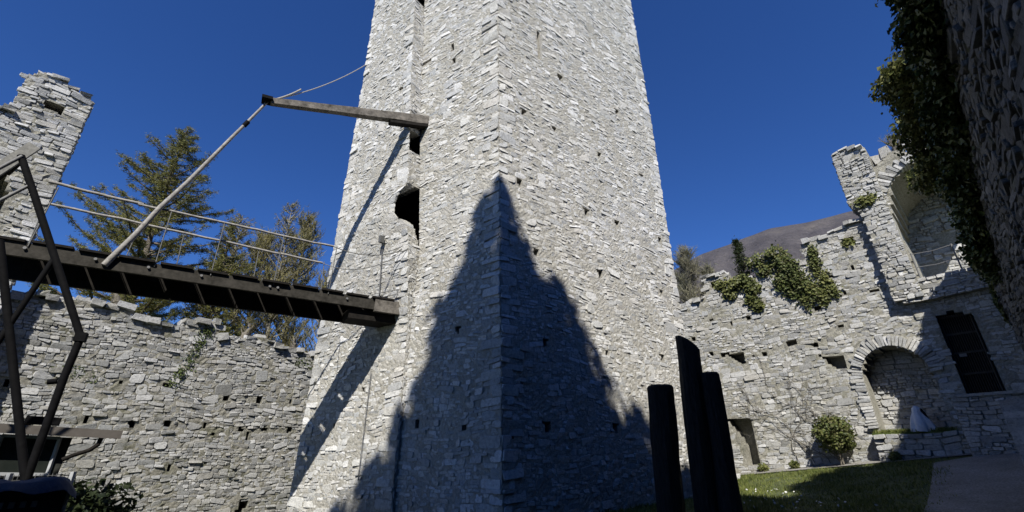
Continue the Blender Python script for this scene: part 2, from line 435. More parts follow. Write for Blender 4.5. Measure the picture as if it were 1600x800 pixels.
t.links.new(c, b.inputs['Base Color']); b.inputs['Roughness'].default_value = 1; bump(t, b, noise(t, co, 30, 5, .7), 1, .04)
tag(mb.build('ground', m, smooth=True), kind='structure')

m, t, b = mat('pale gravel'); co = geoco(t)
c = ramp(t, noise(t, co, 22, 6, .75), [(.32, (.12, .115, .10)), (.5, (.25, .24, .22)), (.68, (.42, .41, .38))])
c = mixc(t, .9, c, ramp(t, noise(t, co, 1.1, 4, .6), [(.35, (.7, .69, .66)), (.65, (1, 1, 1))]), 'MULTIPLY')
t.links.new(c, b.inputs['Base Color']); b.inputs['Roughness'].default_value = 1; bump(t, b, noise(t, co, 40, 5, .7), .8, .02)
M['gravel'] = m
def ground_patch(name, pts, dz, mt, nsub=24):
    """quad patch of four corners laid on the ground"""
    p = [np.array(q, float) for q in pts]; s = np.linspace(0, 1, nsub+1); A_, B_ = np.meshgrid(s, s, indexing='ij')
    P = (1-A_)[..., None]*(1-B_)[..., None]*p[0] + A_[..., None]*(1-B_)[..., None]*p[1] + A_[..., None]*B_[..., None]*p[2] + (1-A_)[..., None]*B_[..., None]*p[3]
    Z_ = gz(P[..., 0], P[..., 1]) + dz
    k = nsub+1; ii = np.arange(k*k).reshape(k, k); mb = MB()
    mb.add(np.concatenate([P, Z_[..., None]], -1).reshape(-1, 3), np.stack([ii[:-1, :-1], ii[1:, :-1], ii[1:, 1:], ii[:-1, 1:]], -1).reshape(-1, 4))
    return tag(mb.build(name, mt, smooth=True), kind='structure')
ground_patch('gravel_yard', [(-1.5, .6), (14.6, 17.6), (19.5, 17.0), (2.5, -.4)], .035, M['gravel'], 40)
WP0 = 27*dirv(24); WU = dirv(136); WN = dirv(226)
def wpt(u, d): return tuple(WP0 + WU*u + WN*d)
ground_patch('gravel_path', [wpt(-6, .95), wpt(10, .95), wpt(10, -.1), wpt(-6, -.1)], .04, M['gravel'], 30)
# grass blades on the lawn that can be seen
rgr = np.random.default_rng(11); mb = MB()
N = 90000
gx = rgr.uniform(2, 17, N); gy = rgr.uniform(9, 26, N)
wc = (np.stack([gx, gy], 1)-WP0)@WN
line = (gy-.6)*(14.6+1.5) - (gx+1.5)*(17.6-.6)     # left of the gravel edge
ok = (wc > 1.0) & (line > rgr.uniform(-14, 9, N)) & (np.abs(gx)*1.0 > 0)
gx, gy = gx[ok], gy[ok]; cl_ = .5+.5*np.sin(gx*2.1+np.sin(gy*1.7)*2)*np.sin(gy*2.6+1); kp = rgr.random(len(gx)) < .45+.55*cl_; gx, gy, cl_ = gx[kp], gy[kp], cl_[kp]
z = gz(gx, gy); A_ = np.stack([gx, gy, z-.01], 1)
B_ = A_ + np.stack([rgr.normal(0, .04, len(gx)), rgr.normal(0, .04, len(gx)), rgr.uniform(.03, .10, len(gx))*(.7+1.2*cl_)], 1)
strips(mb, A_, B_, .03, rgr)
tag(mb.build('grass', M['grassblade']), 'rough green spring grass on the courtyard lawn', kind='stuff')
# mountain
mb = MB(); rm = np.random.default_rng(3)
def ridge(az): return .55 + np.interp(az, [-80, -50, -20, 0, 14, 20, 24.3, 28.4, 32.7, 37.6, 41.2, 45, 52, 60, 80, 100], [4, 8, 9, 11, 16, 19.5, 21.0, 21.8, 22.35, 22.0, 22.0, 23.2, 24.5, 24, 20, 12])
# ridge() is the elevation in degrees of the crest 950 m away; the slope in front of it falls to the valley
azs = np.linspace(-80, 100, 361); rr = np.linspace(0, 1, 40)
V = []
nz_ = rm.normal(0, 1, (361, 40))
for _ in range(3): nz_ = (nz_ + np.roll(nz_, 1, 0) + np.roll(nz_, -1, 0) + np.roll(nz_, 1, 1)*.5)/3.5
for i, a in enumerate(azs):
    H = math.tan(R(ridge(a)))*950
    for j, r_ in enumerate(rr):
        dist = 420 + 530*r_; h = H*(r_**.9) - 2
        h += (nz_[i, j]*26 + 10*math.sin(a*.9+r_*5) + 6*math.sin(a*2.3-r_*9))*(r_*(1-r_)*2.2+.05)
        V.append((dist*math.sin(R(a)), dist*math.cos(R(a)), h))
ii = np.arange(361*40).reshape(361, 40)
mb.add(V, np.stack([ii[:-1, :-1], ii[1:, :-1], ii[1:, 1:], ii[:-1, 1:]], -1).reshape(-1, 4))
m, t, b = mat('bare wooded slope'); co = geoco(t)
c = ramp(t, noise(t, co, .012, 8, .65), [(.32, (.06, .055, .062)), (.52, (.095, .088, .096)), (.66, (.13, .118, .115)), (.8, (.24, .21, .18))])
sp = ramp(t, noise(t, co, .12, 6, .8), [(.35, (.6, .6, .62)), (.65, (1.15, 1.12, 1.1))])
t.links.new(mixc(t, .9, c, sp, 'MULTIPLY'), b.inputs['Base Color']); b.inputs['Roughness'].default_value = 1
bump(t, b, noise(t, co, .09, 6, .8), 1, 8)
tag(mb.build('mountain', m, smooth=True), kind='structure')

# ------------------------------------------------------------------ the tower
A0 = np.array([-.34, 12.0]); dL = dirv(-56); dR = dirv(51); nL = dirv(-146); nR = dirv(141)
def Ac(z): z = np.asarray(z, float); return np.broadcast_to(A0, z.shape+(2,))
def uB(z): return np.interp(z, [0, 5, 7.6, 13, 20.5, 26], [3.6, 3.45, 3.31, 3.72, 4.07, 4.3])
def pC(z): return np.interp(z, [0, 5.2, 7, 9.2, 11.4, 26], [.12, .14, .42, .60, .56, .60])
def Bc(z): z = np.asarray(z, float); return A0 + uB(z)[..., None]*dL
def cut(z): return .62*np.exp(-((np.asarray(z, float)-9.45)/.62)**4)
def Cc(z): z = np.asarray(z, float); return Bc(z) + pC(z)[..., None]*nL + cut(z)[..., None]*dL
def Dc(z):
    z = np.asarray(z, float); T = np.tan(np.radians(np.interp(z, [0, 2, 8, 16, 22], [24.0, 23.8, 23.4, 22.8, 22.65]))); p = pC(z)
    s = (12*T-.34-p*(.829*T+.559))/(.829-.559*T)
    return A0 + s[..., None]*dL + p[..., None]*nL
def Ec(z): z = np.asarray(z, float); s = np.interp(z, [0, 3, 7, 9, 16, 25], [8.95, 9.0, 9.12, 9.15, 9.40, 9.50]); return A0 + s[..., None]*dR
TZ = 25.0
rt = np.random.default_rng(42); warp = mkwarp(rt, .035)
mbT = MB()
cz = courses(rt, -2.0, TZ, .075, .21)
frL = Frame2(Ac, Bc, 3.5, nL); frV = Frame2(Cc, Bc, .6, dirv(124)); frK = Frame2(Cc, Dc, 4.6, nL); frR = Frame2(Ac, Ec, 9.0, nR)
hR = [([(1.86, 17.2), (1.86, 15.7), (2.06, 15.7), (2.02, 17.2)], .7)]
for u, z in [(1.07, 12.57), (2.52, 12.61), (4.91, 12.55), (7.6, 12.59), (.8, 9.59), (3.87, 9.49), (5.55, 9.58), (8.3, 9.66), (4.3, 7.18), (7.85, 7.2), (4.28, 4.46), (7.3, 4.64), (1.39, 7.28), (1.6, 4.45), (1.53, 2.2), (4.34, 2.2), (3.0, 15.4), (6.4, 15.5), (.33, 1.95)]:
    s_ = rt.uniform(.19, .26); hR.append(([(u-s_*.7, z+s_*.5), (u+s_*.6, z+s_*.5), (u+s_*.25, z-s_*.7), (u-s_*.3, z-s_*.7)], .6))
hL = [(rect(2.0, 16.4, .16, .45), .5), (rect(1.95, 15.65, .16, .3), .5), ([(1.44, 4.9), (1.64, 4.9), (1.58, 4.65), (1.5, 4.65)], .6), (rect(1.45, 9.82, .12, .12), .4), (rect(3.25, 16.45, .45, .14), .5), (rect(.55, 7.3, .14, .16), .4),
      (rect(2.9, 2.3, .16, .2), .5), (rect(1.2, 2.2, .18, .2), .5)]
# openings in the narrow return and round its corner: tall slit at top, doorway under the beam, broken doorway below it
hV = [([(-.1, 20.0), (.58, 20.0), (.58, 24), (-.1, 24)], 1.0), ([(.02, 11.75), (.66, 11.75), (.66, 12.7), (.02, 12.7)], 2.5), ([(-.1, 9.1), (.25, 8.75), (.45, 8.3), (.66, 7.7), (.66, 10.35), (.35, 10.3), (.15, 10.1), (-.1, 9.85)], 3.0)]
hK = [(rect(.75, 15.0, .45, .14), .4), (rect(1.75, 3.5, .14, .16), .5), (rect(2.9, 2.4, .14, .14), .5), (rect(3.4, 13.2, .12, .12), .4)]
for fr, L, hs, qn in ((frL, 3.5, hL, (True, False)), (frV, .6, hV, (False, False)), (frK, 4.6, hK, (True, True)), (frR, 9.0, hR, (True, True))):
    q = lay(rt, cz, 0, L, (1.0, 3.8), hs, big=.45)
    QW = []
    for side in (0, 1):
        if not qn[side]: continue
        i = 0
        while i < len(cz)-3:
            k = (1, 2, 2, 1, 2)[(i*7) % 5]; za, zb = cz[i], cz[i+k]
            long_ = ((i//2) % 2 == 0) ^ (fr is frR); Lq = (.62 if long_ else .32)*rt.uniform(.85, 1.2)
            ua, ub = (0, Lq) if side == 0 else (L-Lq, L)
            QW.append((ua, ub, za, zb)); i += k
    if QW:
        QW = np.array(QW); mid = q.mean(1); inq = np.zeros(len(q), bool)
        for (ua, ub, za, zb) in QW: inq |= (mid[:, 0] > ua) & (mid[:, 0] < ub) & (mid[:, 1] > za) & (mid[:, 1] < zb)
        q = q[~inq]; lim = np.interp
        for (ua, ub, za, zb) in QW:                         # trim neighbours that run into a quoin
            m_ = (q[:, :, 1].mean(1) > za) & (q[:, :, 1].mean(1) < zb)
            if ua == 0: q[m_, :, 0] = np.maximum(q[m_, :, 0], ub)
            else: q[m_, :, 0] = np.minimum(q[m_, :, 0], ua)
        q = q[(q[:, 1, 0]-q[:, 0, 0]) > .05]
        stones(mbT, fr, np.stack([QW[:, [0, 2]], QW[:, [1, 2]], QW[:, [1, 3]], QW[:, [0, 3]]], 1), rt, (.012, .034), warp, joint=.007, inset=.014, slot=-.02, rot=.004)
    stones(mbT, fr, q, rt, (-.004, .019), warp, joint=.005, inset=.012, slot=-.03, rot=.07)
    backing(mbT, fr, 0, L, -2.0, TZ, .075, rt, warp, hs, rough=.007, d0=.006)
# chamfer fill at the corners so that no gap shows, then the two plain rear faces and a flat roof
rear = dirv(-2)*0
zz = np.linspace(-2.0, TZ, 30)
Gq = lambda z: Dc(z) + (Ec(z)-A0)*.95
def sheet(mbx, c0, c1, mi=1):
    a = c0(zz); b_ = c1(zz); V = np.concatenate([np.c_[a, zz], np.c_[b_, zz]]); k = len(zz)
    mbx.add(V, [(i, k+i, k+i+1, i+1) for i in range(k-1)], mi)
sheet(mbT, Dc, Gq); sheet(mbT, Gq, Ec)
top5 = np.array([[*A0, TZ], [*Bc(TZ), TZ], [*Cc(TZ), TZ], [*Dc(TZ), TZ], [*Gq(TZ), TZ], [*Ec(TZ), TZ]]); mbT.add(np.vstack([top5, top5.mean(0)[None]]), [(i, (i+1) % 6, 6) for i in range(6)], 1)
tower = mbT.build('stone_tower', [M['tw_stone'], M['tw_mortar']], loc=(0, 14, 0))
tag(tower, 'tall pale grey rubble stone keep in the middle, conifer shadow over its corner', 'tower')
def lp(o, P): return np.array(P, float)
OFF = np.array([0, 14, 0])
mbx = MB()
def K(u, z, d): return frK.P(np.array(u), np.array(z), np.array(d)) - OFF
mbx.tube([K(1.27, 8.5, .08), K(1.30, 6.9, .08), K(1.30, 5.9, .08)], [.014, .02, .03], 6)
mbx.build('conduit', M['steel'], tower)
mbx = MB(); mbx.tube([K(1.38, 4.0, .07), K(1.37, 2.4, .08), K(1.36, .9, .08)], .013, 6)
mbx.build('conduit', M['steel'], tower)
mbx = MB(); mbx.box(K(1.25, 8.3, .16), (.12, .16, .24), tuple(np.r_[dL, .0])); mbx.build('lamp', M['cable'], tower)

# ------------------------------------------------------------------ left wall and gate tower
rl = np.random.default_rng(7)
KL = 1.15
LF = Frame(20*KL*dirv(-24), 38, dirv(128)); wl = mkwarp(rl, .05); mb = MB()
sL = lambda pts: [(u*KL, 1.5+(z-1.5)*KL) for u, z in pts]
topL = profile(sL([(-30, 5.3), (-9, 5.5), (-8.2, 5.75), (-7.2, 5.9), (-6.3, 5.8), (-5.6, 5.65), (-4.7, 5.42), (-4.42, 5.68), (-4.3, 5.9), (-3.5, 5.87), (-3.4, 5.5), (-2.98, 5.47), (-1.95, 5.62), (-1, 5.40), (-.2, 5.32), (6, 5.3)]), .07, 3)
hs = []
for u, z in [(-2.82, 3.52), (-1.68, 3.48), (-.51, 3.51), (-4.58, 3.64), (-5.14, 2.52), (-4.25, 2.53), (-3.23, 2.53), (-2.12, 2.54), (-2.94, 2.28), (-1.84, 2.3), (-1.27, 2.5), (-.4, 2.5), (-6.23, 2.64), (-5.76, 3.68), (-3.95, 1.32), (-8.03, 3.42), (-7.0, 3.6), (-7.4, 2.5)]:
    a = rl.uniform(.12, .2); bb = rl.uniform(.12, .24); k = rl.uniform(-.06, .06); hs.append(([(u-a/2+k, z-bb/2), (u+a/2+k, z-bb/2), (u+a/2, z+bb/2), (u-a/2, z+bb/2)], .5))
hs.append(([(-1.8, -.1), (-1.5, -.1), (-1.35, .3), (-1.65, .3)], .6))
hs = [(sL(p_), d_) for p_, d_ in hs]
czl = courses(rl, -1.9, 7.2, .07, .21)
q = lay(rl, czl, -15.5, 4.5, (1.1, 3.2), hs, topL, lmin=.1)
stones(mb, LF, q, rl, (-.006, .036), wl, joint=.007, inset=.016, slot=-.05, rot=.10)
backing(mb, LF, -15.5, 4.5, -1.9, 7.3, .115, rl, wl, hs, topL, thick=.9, d0=.0, rough=.012)
cap_stones(mb, LF, -15.4, 4.4, topL, .9, rl)
lw = mb.build('stone_wall', [M['lw_stone'], M['lw_mortar']])
tag(lw, 'ragged grey rubble wall left of the tower, with small square holes, under the footbridge', 'wall')

KG = 1.23; sG = lambda pts: [(u*KG, 1.5+(z-1.5)*KG) for u, z in pts]
GF = Frame((-12.2*KG, 10.35*KG), 38, dirv(128)); wg = mkwarp(rl, .03); mb = MB()
topG = profile(sG([(-6, 9.7), (-1.55, 9.95), (-1.36, 10.0), (-1.35, 11.25), (-1.0, 11.55), (-.6, 11.45), (-.2, 11.32), (0.1, 11.2)]), .03, 5)
hs = [([(-.86, 10.42), (-.50, 10.40), (-.50, 10.72), (-.86, 10.72)], 1.3), ([(-2.3, 5.9), (-.75, 5.9), (-.72, 7.7), (-.95, 8.35), (-1.4, 8.6), (-1.9, 8.5), (-2.3, 8.1)], 1.3)]
hs = [(sG(p_), d_) for p_, d_ in hs]
q = lay(rl, courses(rl, -2, 14.5, .08, .20), -5.5, 0, (1.3, 4.0), hs, topG, (False, True))
stones(mb, GF, q, rl, (.0, .05), wg, joint=.010, inset=.022)
backing(mb, GF, -5.5, 0, -2, 14.5, .1, rl, wg, hs, topG, thick=1.3, rough=.012, d0=.005)
cap_stones(mb, GF, -5.4, -.25, topG, 1.2, rl, (.2, .45), (.05, .10))
# the two short side faces (right side and the lit end of the merlon)
SF = Frame(GF.P(np.array(0.), np.array(0.), np.array(0.))[:2], -52, dirv(38))
q = lay(rl, courses(rl, -2, 13.4, .07, .17), 0, 1.3, (1.3, 3.5), (), None)
stones(mb, SF, q, rl, (.0, .05), wg, joint=.01)
SF2 = Frame(GF.P(np.array(-1.35*KG), np.array(0.), np.array(0.))[:2], -52, dirv(218))
q = lay(rl, courses(rl, 12.0, 13.4, .07, .17), 0, 1.3, (1.3, 3.5), (), None)
stones(mb, SF2, q, rl, (.0, .05), wg, joint=.01)
tag(mb.build('gate_tower', [M['rw_stone'], M['rw_mortar']]), 'stone gate tower at the left edge, one tall merlon with a small window hole', 'tower')

# ------------------------------------------------------------------ right wall
rw = np.random.default_rng(19); WF = Frame(WP0, 136, WN); wr = mkwarp(rw, .04); mb = MB()
topR = profile([(-12, 9.2), (-1.3, 9.3), (-.1, 9.55), (0.0, 9.6), (.02, 10.72), (1.28, 10.55), (1.3, 9.7), (1.9, 9.65), (2.4, 9.85), (2.72, 9.9), (2.75, 10.85), (4.2, 10.9), (4.25, 10.25), (4.55, 9.95), (5.15, 9.95), (5.2, 10.95), (6.2, 10.95), (7.0, 11.15), (7.75, 11.3), (7.8, 11.3), (12, 11.3)], .07, 8)
topR0 = topR
UP = [(8.93, 11.0), (9.0, 7.85), (13.0, 7.6), (13.0, 13.2), (11.0, 13.35), (10.0, 13.15), (9.3, 12.5)]     # tall arched recess
topR = lambda u: np.where(np.asarray(u) > 8.85, 13.9+.25*np.sin(np.asarray(u)*4), topR0(u))
def arcpoly(uc, r, zs_, z0, n=14, ry=None):
    ry = ry or r
    return [(uc+r, z0)] + [(uc+r*math.cos(k*math.pi/n), zs_+ry*math.sin(k*math.pi/n)) for k in range(n+1)] + [(uc-r, z0)]
NICHE = arcpoly(7.12, 1.12, 4.25, 2.05, ry=1.2)
DOOR = [(9.05, 3.2), (10.05, 3.2), (10.05, 6.25), (9.8, 6.45), (9.4, 6.5), (9.05, 6.4)]
hs = [(UP, 4.6), (NICHE, 1.15), (DOOR, .9)]
hs += [([(.35, 6.25), (1.3, 6.2), (1.3, 5.55), (.95, 5.62)], .75), ([(4.55, 5.4), (5.55, 5.35), (5.55, 4.7), (5.05, 4.8)], .75)]       # splayed slots
hs += [([(-.25, 2.9), (.95, 2.9), (.95, .85), (.35, .85), (.3, 1.9)], .7)]     # narrow postern opening
for u, z in [(.05, 8.15), (1.02, 7.75), (1.95, 7.85), (2.1, 9.3), (2.65, 8.45), (4.0, 9.1), (.25, 6.2), (-.3, 6.3), (1.75, 5.9), (2.3, 5.95), (3.5, 6.15), (3.75, 6.15), (4.6, 5.95), (5.1, 7.6), (5.45, 9.6), (6.3, 8.1), (6.9, 9.2), (7.4, 7.9), (3.2, 9.95), (5.8, 6.6), (7.15, 10.55), (8.2, 8.5), (8.35, 9.9), (-1.2, 7.3), (-.7, 5.1), (6.0, 9.0), (4.5, 8.3)]:
    a = rw.uniform(.16, .30); bb = rw.uniform(.16, .26); hs.append((rect(u, z, a, bb), .5))
hs.append((rect(7.05, 10.4, .5, .4), .6)); hs.append((rect(.62, 10.1, .4, .4), 1.0))
# lintel-less crown bits
ring = lambda u, z: ~(((np.hypot((u-7.12), (z-4.25)/1.07) < 1.58) & (z > 4.2)))
ring2 = lambda u, z: ring(u, z) & ~((u > 8.95) & (z > 12.1))
q = lay(rw, courses(rw, -.2, 14.5, .10, .28), -6, 12.5, (1.1, 3.2), hs, topR, keep=ring2, lmin=.14)
stones(mb, WF, q, rw, (-.008, .032), wr, joint=.007, inset=.016, slot=-.05, rot=.09)
backing(mb, WF, -6, 12.5, -.2, 14.6, .12, rw, wr, hs, topR, thick=5.0, d0=.002, rough=.012)
cap_stones(mb, WF, -5.9, 8.7, topR, 1.0, rw, (.2, .5), (.08, .22))
# stones on the niche's back wall
NB = Frame(tuple(WP0-WN*1.15), 136, WN)
q = lay(rw, courses(rw, 2.05, 5.6, .09, .24), 5.95, 8.3, (1.1, 3), ())
stones(mb, NB, q, rw, (.0, .07), wr, joint=.014)
NB2 = Frame(tuple(WP0-WN*4.6), 136, WN)
q = lay(rw, courses(rw, 7.7, 13.6, .12, .3), 8.8, 12.5, (1.1, 3), [(rect(9.6, 9.6, .4, .5), 1), (rect(10.4, 10.8, .5, .5), 1)])
stones(mb, NB2, q, rw, (.0, .08), wr, joint=.014)
wall_r = mb.build('castle_wall', [M['rw_stone'], M['rw_mortar']])
tag(wall_r, 'high ruined castle wall right of the tower, broken battlements and arched openings', 'wall')
# voussoirs: arch rings are parts of the wall
nowarp = lambda u, z: 0*u
def vouss(uc, zc, r0, r1, a0, a1, n, ry=1.0, d=None):
    out = []
    for k in range(n):
        t0 = a0+(a1-a0)*(k+.06)/n; t1 = a0+(a1-a0)*(k+.94)/n
        f = lambda r_, th: (uc+r_*math.cos(th), zc+r_*ry*math.sin(th))
        rr1 = r1*rw.uniform(.93, 1.05)
        out.append([f(r0, t1), f(r0, t0), f(rr1, t0), f(rr1, t1)])
    return out
mb = MB(); stones(mb, WF, vouss(7.12, 4.25, 1.12, 1.60, 0, math.pi, 34, 1.07), rw, (.05, .09), nowarp, joint=.008, inset=.015, slot=-.35)
jm = []
z = 2.1
while z < 4.2:
    h = rw.uniform(.1, .17); L = rw.uniform(.35, .6); jm.append([(6.0-L, z), (6.0, z), (6.0, z+h), (6.0-L, z+h)]); z += h+.01
stones(mb, WF, jm, rw, (.05, .09), nowarp, joint=.006, inset=.015, slot=-.35)
mb.build('arch', M['rw_stone'], wall_r)
mb = MB(); stones(mb, WF, vouss(10.9, 11.3, 2.0, 2.55, math.pi*.42, math.pi*.99, 26, 1.02), rw, (.06, .12), nowarp, joint=.008, inset=.015, slot=-.4)
mb.build('arch', M['rw_stone'], wall_r)
# pier with the tall chimney-like merlon
PF = Frame(tuple(WP0+WN*.35), 136, WN); mb = MB()
topP = profile([(7.6, 14.75), (8.0, 14.95), (8.4, 14.8), (8.95, 14.65)], .05, 9)
HP = [([(7.0, 6.5), (7.98, 6.5), (7.98, 11.9), (7.85, 12.2), (7.62, 12.9), (7.0, 13)], 0)]
keepP = lambda u, z: u > np.interp(z, [7.0, 11.4, 11.6, 12.4, 12.6, 15], [7.98, 7.98, 7.92, 7.66, 7.62, 7.62])
q = lay(rw, courses(rw, 7.2, 15.2, .09, .22), 7.6, 8.95, (1.2, 3.0), (), topP, keep=keepP)
stones(mb, PF, q, rw, (.0, .06), wr, joint=.012)
fp = lambda u: topP(u)
def pier_box(u0, u1, z0, z1, tp=None):
    backing(mb, PF, u0, u1, z0, z1, .1, rw, wr, (), tp, thick=1.4, d0=0)
pier_box(7.98, 8.95, 7.2, 11.9); pier_box(7.62, 8.95, 11.95, 15.1, topP)
mb.box(PF.P(np.array(8.3), np.array(11.9), np.array(-.7)), (1.24, 1.3, .25), tuple(np.r_[WU, 0]), jit=.05, rng=rw, mi=1)
cap_stones(mb, PF, 7.65, 8.7, topP, 1.3, rw, (.2, .4), (.06, .15))
SP = Frame(tuple(WP0+WN*.35+WU*7.98), 46, -WU)
q = lay(rw, courses(rw, 7.2, 11.9, .09, .22), -.0, 1.3, (1.2, 3.0), ()); stones(mb, SP, q, rw, (.0, .05), wr)
SP = Frame(tuple(WP0+WN*.35+WU*7.62), 46, -WU)
q = lay(rw, courses(rw, 12.0, 14.7, .09, .22), -.0, 1.3, (1.2, 3.0), ()); stones(mb, SP, q, rw, (.0, .05), wr)
mb.build('pier', [M['rw_stone'], M['rw_mortar']], wall_r)
# small worn merlon stubs over the upper arch
mb = MB()
for u, z, sx, sz in [(9.55, 14.2, .35, .55), (9.2, 14.05, .4, .3), (10.5, 14.35, .45, .5)]:
    mb.box(WF.P(np.array(u), np.array(z), np.array(-.4)), (sx, .6, sz), tuple(np.r_[WU, .05]), jit=.08, rng=rw)
mb.build('merlon', M['rw_stone'], wall_r)
# parapet ledge band of the walkway
mb = MB(); LFm = Frame(tuple(WP0+WN*.30), 136, WN)
q = lay(rw, courses(rw, 7.05, 7.85, .10, .2), 8.2, 12.5, (1.5, 4), ()); stones(mb, LFm, q, rw, (0, .05), wr, slot=-.1)
backing(mb, LFm, 8.2, 12.5, 7.05, 7.8, .12, rw, wr, (), None, thick=2.5)
mb.build('parapet', [M['rw_stone'], M['rw_mortar']], wall_r)
# railing on the walkway
mb = MB(); Wp = lambda u, z, d: WF.P(np.array(float(u)), np.array(float(z)), np.array(float(d)))
rail = empty('walkway_railing', Wp(10.0, 7.85, .2), 'thin wire railing across the upper arched recess on the right', 'railing')
o0 = np.array(Wp(10.0, 7.85, .2))
for u in (9.05, 10.35, 12.0):
    mbp = MB(); mbp.tube([Wp(u, 7.8, .2)-o0, Wp(u, 9.1, .2)-o0], .028, 6); mbp.build('post', M['steel'], rail)
for z0 in (8.45, 9.05):
    mbp = MB(); mbp.tube([np.array(Wp(9.05+k*.65, z0-.06*math.sin(math.pi*((k*.65/1.3) % 1)), .2))-o0 for k in range(0, 6)], .016, 5); mbp.build('wire', M['steel'], rail)
# barred door in the dark doorway
gate = empty('barred_door', Wp(9.55, 3.2, -.3), 'tall dark barred door in the shaded doorway at the right', 'door'); o0 = np.array(Wp(9.55, 3.2, -.3))
mb = MB()
for k in range(14): u = 9.1+k*.07; mb.tube([Wp(u, 3.22, -.3)-o0, Wp(u, 6.4, -.3)-o0], .013, 5)
mb.build('bars', M['grille'], gate)
mb = MB()
for z in (3.25, 4.05, 4.85, 5.6, 6.3): mb.bar(Wp(9.06, z, -.3)-o0, Wp(10.04, z, -.3)-o0, .05, .07)
mb.bar(Wp(9.08, 3.2, -.3)-o0, Wp(9.08, 6.4, -.3)-o0, .05, .05, (1, 0, 0)); mb.bar(Wp(10.02, 3.2, -.3)-o0, Wp(10.02, 6.4, -.3)-o0, .05, .05, (1, 0, 0))
mb.build('frame', M['grille'], gate)
mb = MB(); mb.box(Wp(9.35, 4.75, -.24)-o0, (.22, .03, .12), tuple(np.r_[WU, 0])); mb.build('lock_plate', M['steel'], gate)
mb = MB(); mb.box(Wp(9.55, 4.8, -.6)-o0, (1.0, .04, 3.2), tuple(np.r_[WU, 0])); mb.build('shade_panel', M['darkwood'], gate)  # near-black panel standing for the unlit space behind the bars
# landing and steps below the door
mb = MB()
SFm = Frame(tuple(WP0+WN*1.5), 136, WN)
q = lay(rw, courses(rw, .6, 3.1, .12, .26), 8.6, 12.4, (1.2, 3), ()); stones(mb, SFm, q, rw, (0, .05), wr)
mb.box(Wp(10.5, 2.0, .72), (3.8, 1.5, 2.3), tuple(np.r_[WU, 0]), mi=1)
mb.box(Wp(10.5, 3.14, .76), (3.9, 1.62, .1), tuple(np.r_[WU, 0]), mi=0)
for k in range(10):
    mb.box(Wp(10.6, .9+(2.0-.2*k)/2, 1.62+.26*k), (1.6, .27, 2.0-.2*k), tuple(np.r_[WU, 0]), mi=0, jit=.01, rng=rw)
tag(mb.build('stone_steps', [M['rw_stone'], M['rw_mortar']]), 'shaded stone steps and landing below the barred door', 'steps')
# plinth with grassy ledge under the niche
mb = MB(); BF = Frame(tuple(WP0+WN*.45), 136, WN); topB = profile([(5.6, 2.0), (9, 2.05)], .04, 4)
q = lay(rw, courses(rw, .5, 2.05, .12, .3), 5.75, 8.6, (1.4, 3.6), (), topB); stones(mb, BF, q, rw, (0, .09), wr, joint=.018)
backing(mb, BF, 5.75, 8.6, .5, 2.0, .12, rw, wr, (), topB, thick=.5, d0=-.01)
tag(mb.build('ledge_wall', [M['rw_stone'], M['rw_mortar']]), 'low stone ledge wall under the lit arched niche', 'wall')
mb = MB(); N = 5000; uu = rw.uniform(5.8, 8.4, N); dd = rw.uniform(-.9, .42, N)
P = WF.P(uu, np.full(N, 2.0), dd); strips(mb, P, P+np.stack([rw.normal(0, .05, N), rw.normal(0, .05, N), rw.uniform(.05, .2, N)], 1), .035, rw)
mb.box(Wp(7.15, 1.99, -.3), (2.8, 1.5, .06), tuple(np.r_[WU, 0]))
tag(mb.build('ledge_grass', M['grassblade']), 'strip of grass growing on the ledge in the arched niche', kind='stuff')

# draped white figure sculpture on the ledge
gp = np.array(Wp(7.42, 2.03, .1)); gh = empty('draped_sculpture', tuple(gp), 'white hooded ghost sculpture of stiff cloth sitting in the arch shade', 'sculpture')
mb = MB(); rs = np.random.default_rng(77)
nr, ns = 12, 28; V = []
for i in range(nr):
    f = i/(nr-1)
    for j in range(ns):
        a = 2*math.pi*j/ns
        fold = 1+.16*math.sin(5*a+1.2)*(1-f)+.10*math.sin(9*a+f*3)*(1-f*.6)
        rx = np.interp(f, [0, .35, .6, .75, .9, 1], [.52, .40, .30, .20, .17, .03])*fold
        ry_ = np.interp(f, [0, .35, .6, .75, .9, 1], [.42, .36, .25, .18, .16, .03])*fold
        V.append((rx*math.cos(a)-.10*f, ry_*math.sin(a)-.05*f, f*1.12+.02*math.sin(4*a)*(1-f)+.012*math.sin(11*a+9*f)))
ii = np.arange(nr*ns).reshape(nr, ns)
F = [(ii[i, j], ii[i, (j+1) % ns], ii[i+1, (j+1) % ns], ii[i+1, j]) for i in range(nr-1) for j in range(ns)]
mb.add(V, F); o = mb.build('cloak', M['plaster'], gh, smooth=True)
mb = MB()
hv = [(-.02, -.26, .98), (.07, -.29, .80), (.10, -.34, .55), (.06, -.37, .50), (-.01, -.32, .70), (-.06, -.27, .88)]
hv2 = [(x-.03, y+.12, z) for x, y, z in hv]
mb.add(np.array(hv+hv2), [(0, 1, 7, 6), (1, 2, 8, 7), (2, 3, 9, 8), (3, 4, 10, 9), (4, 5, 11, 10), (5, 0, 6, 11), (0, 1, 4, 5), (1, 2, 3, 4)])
mb.build('hood_shade', M['hollowshade'], gh); gh.scale = (.86, .86, .86)  # dark insert standing for the shade inside the hollow hood

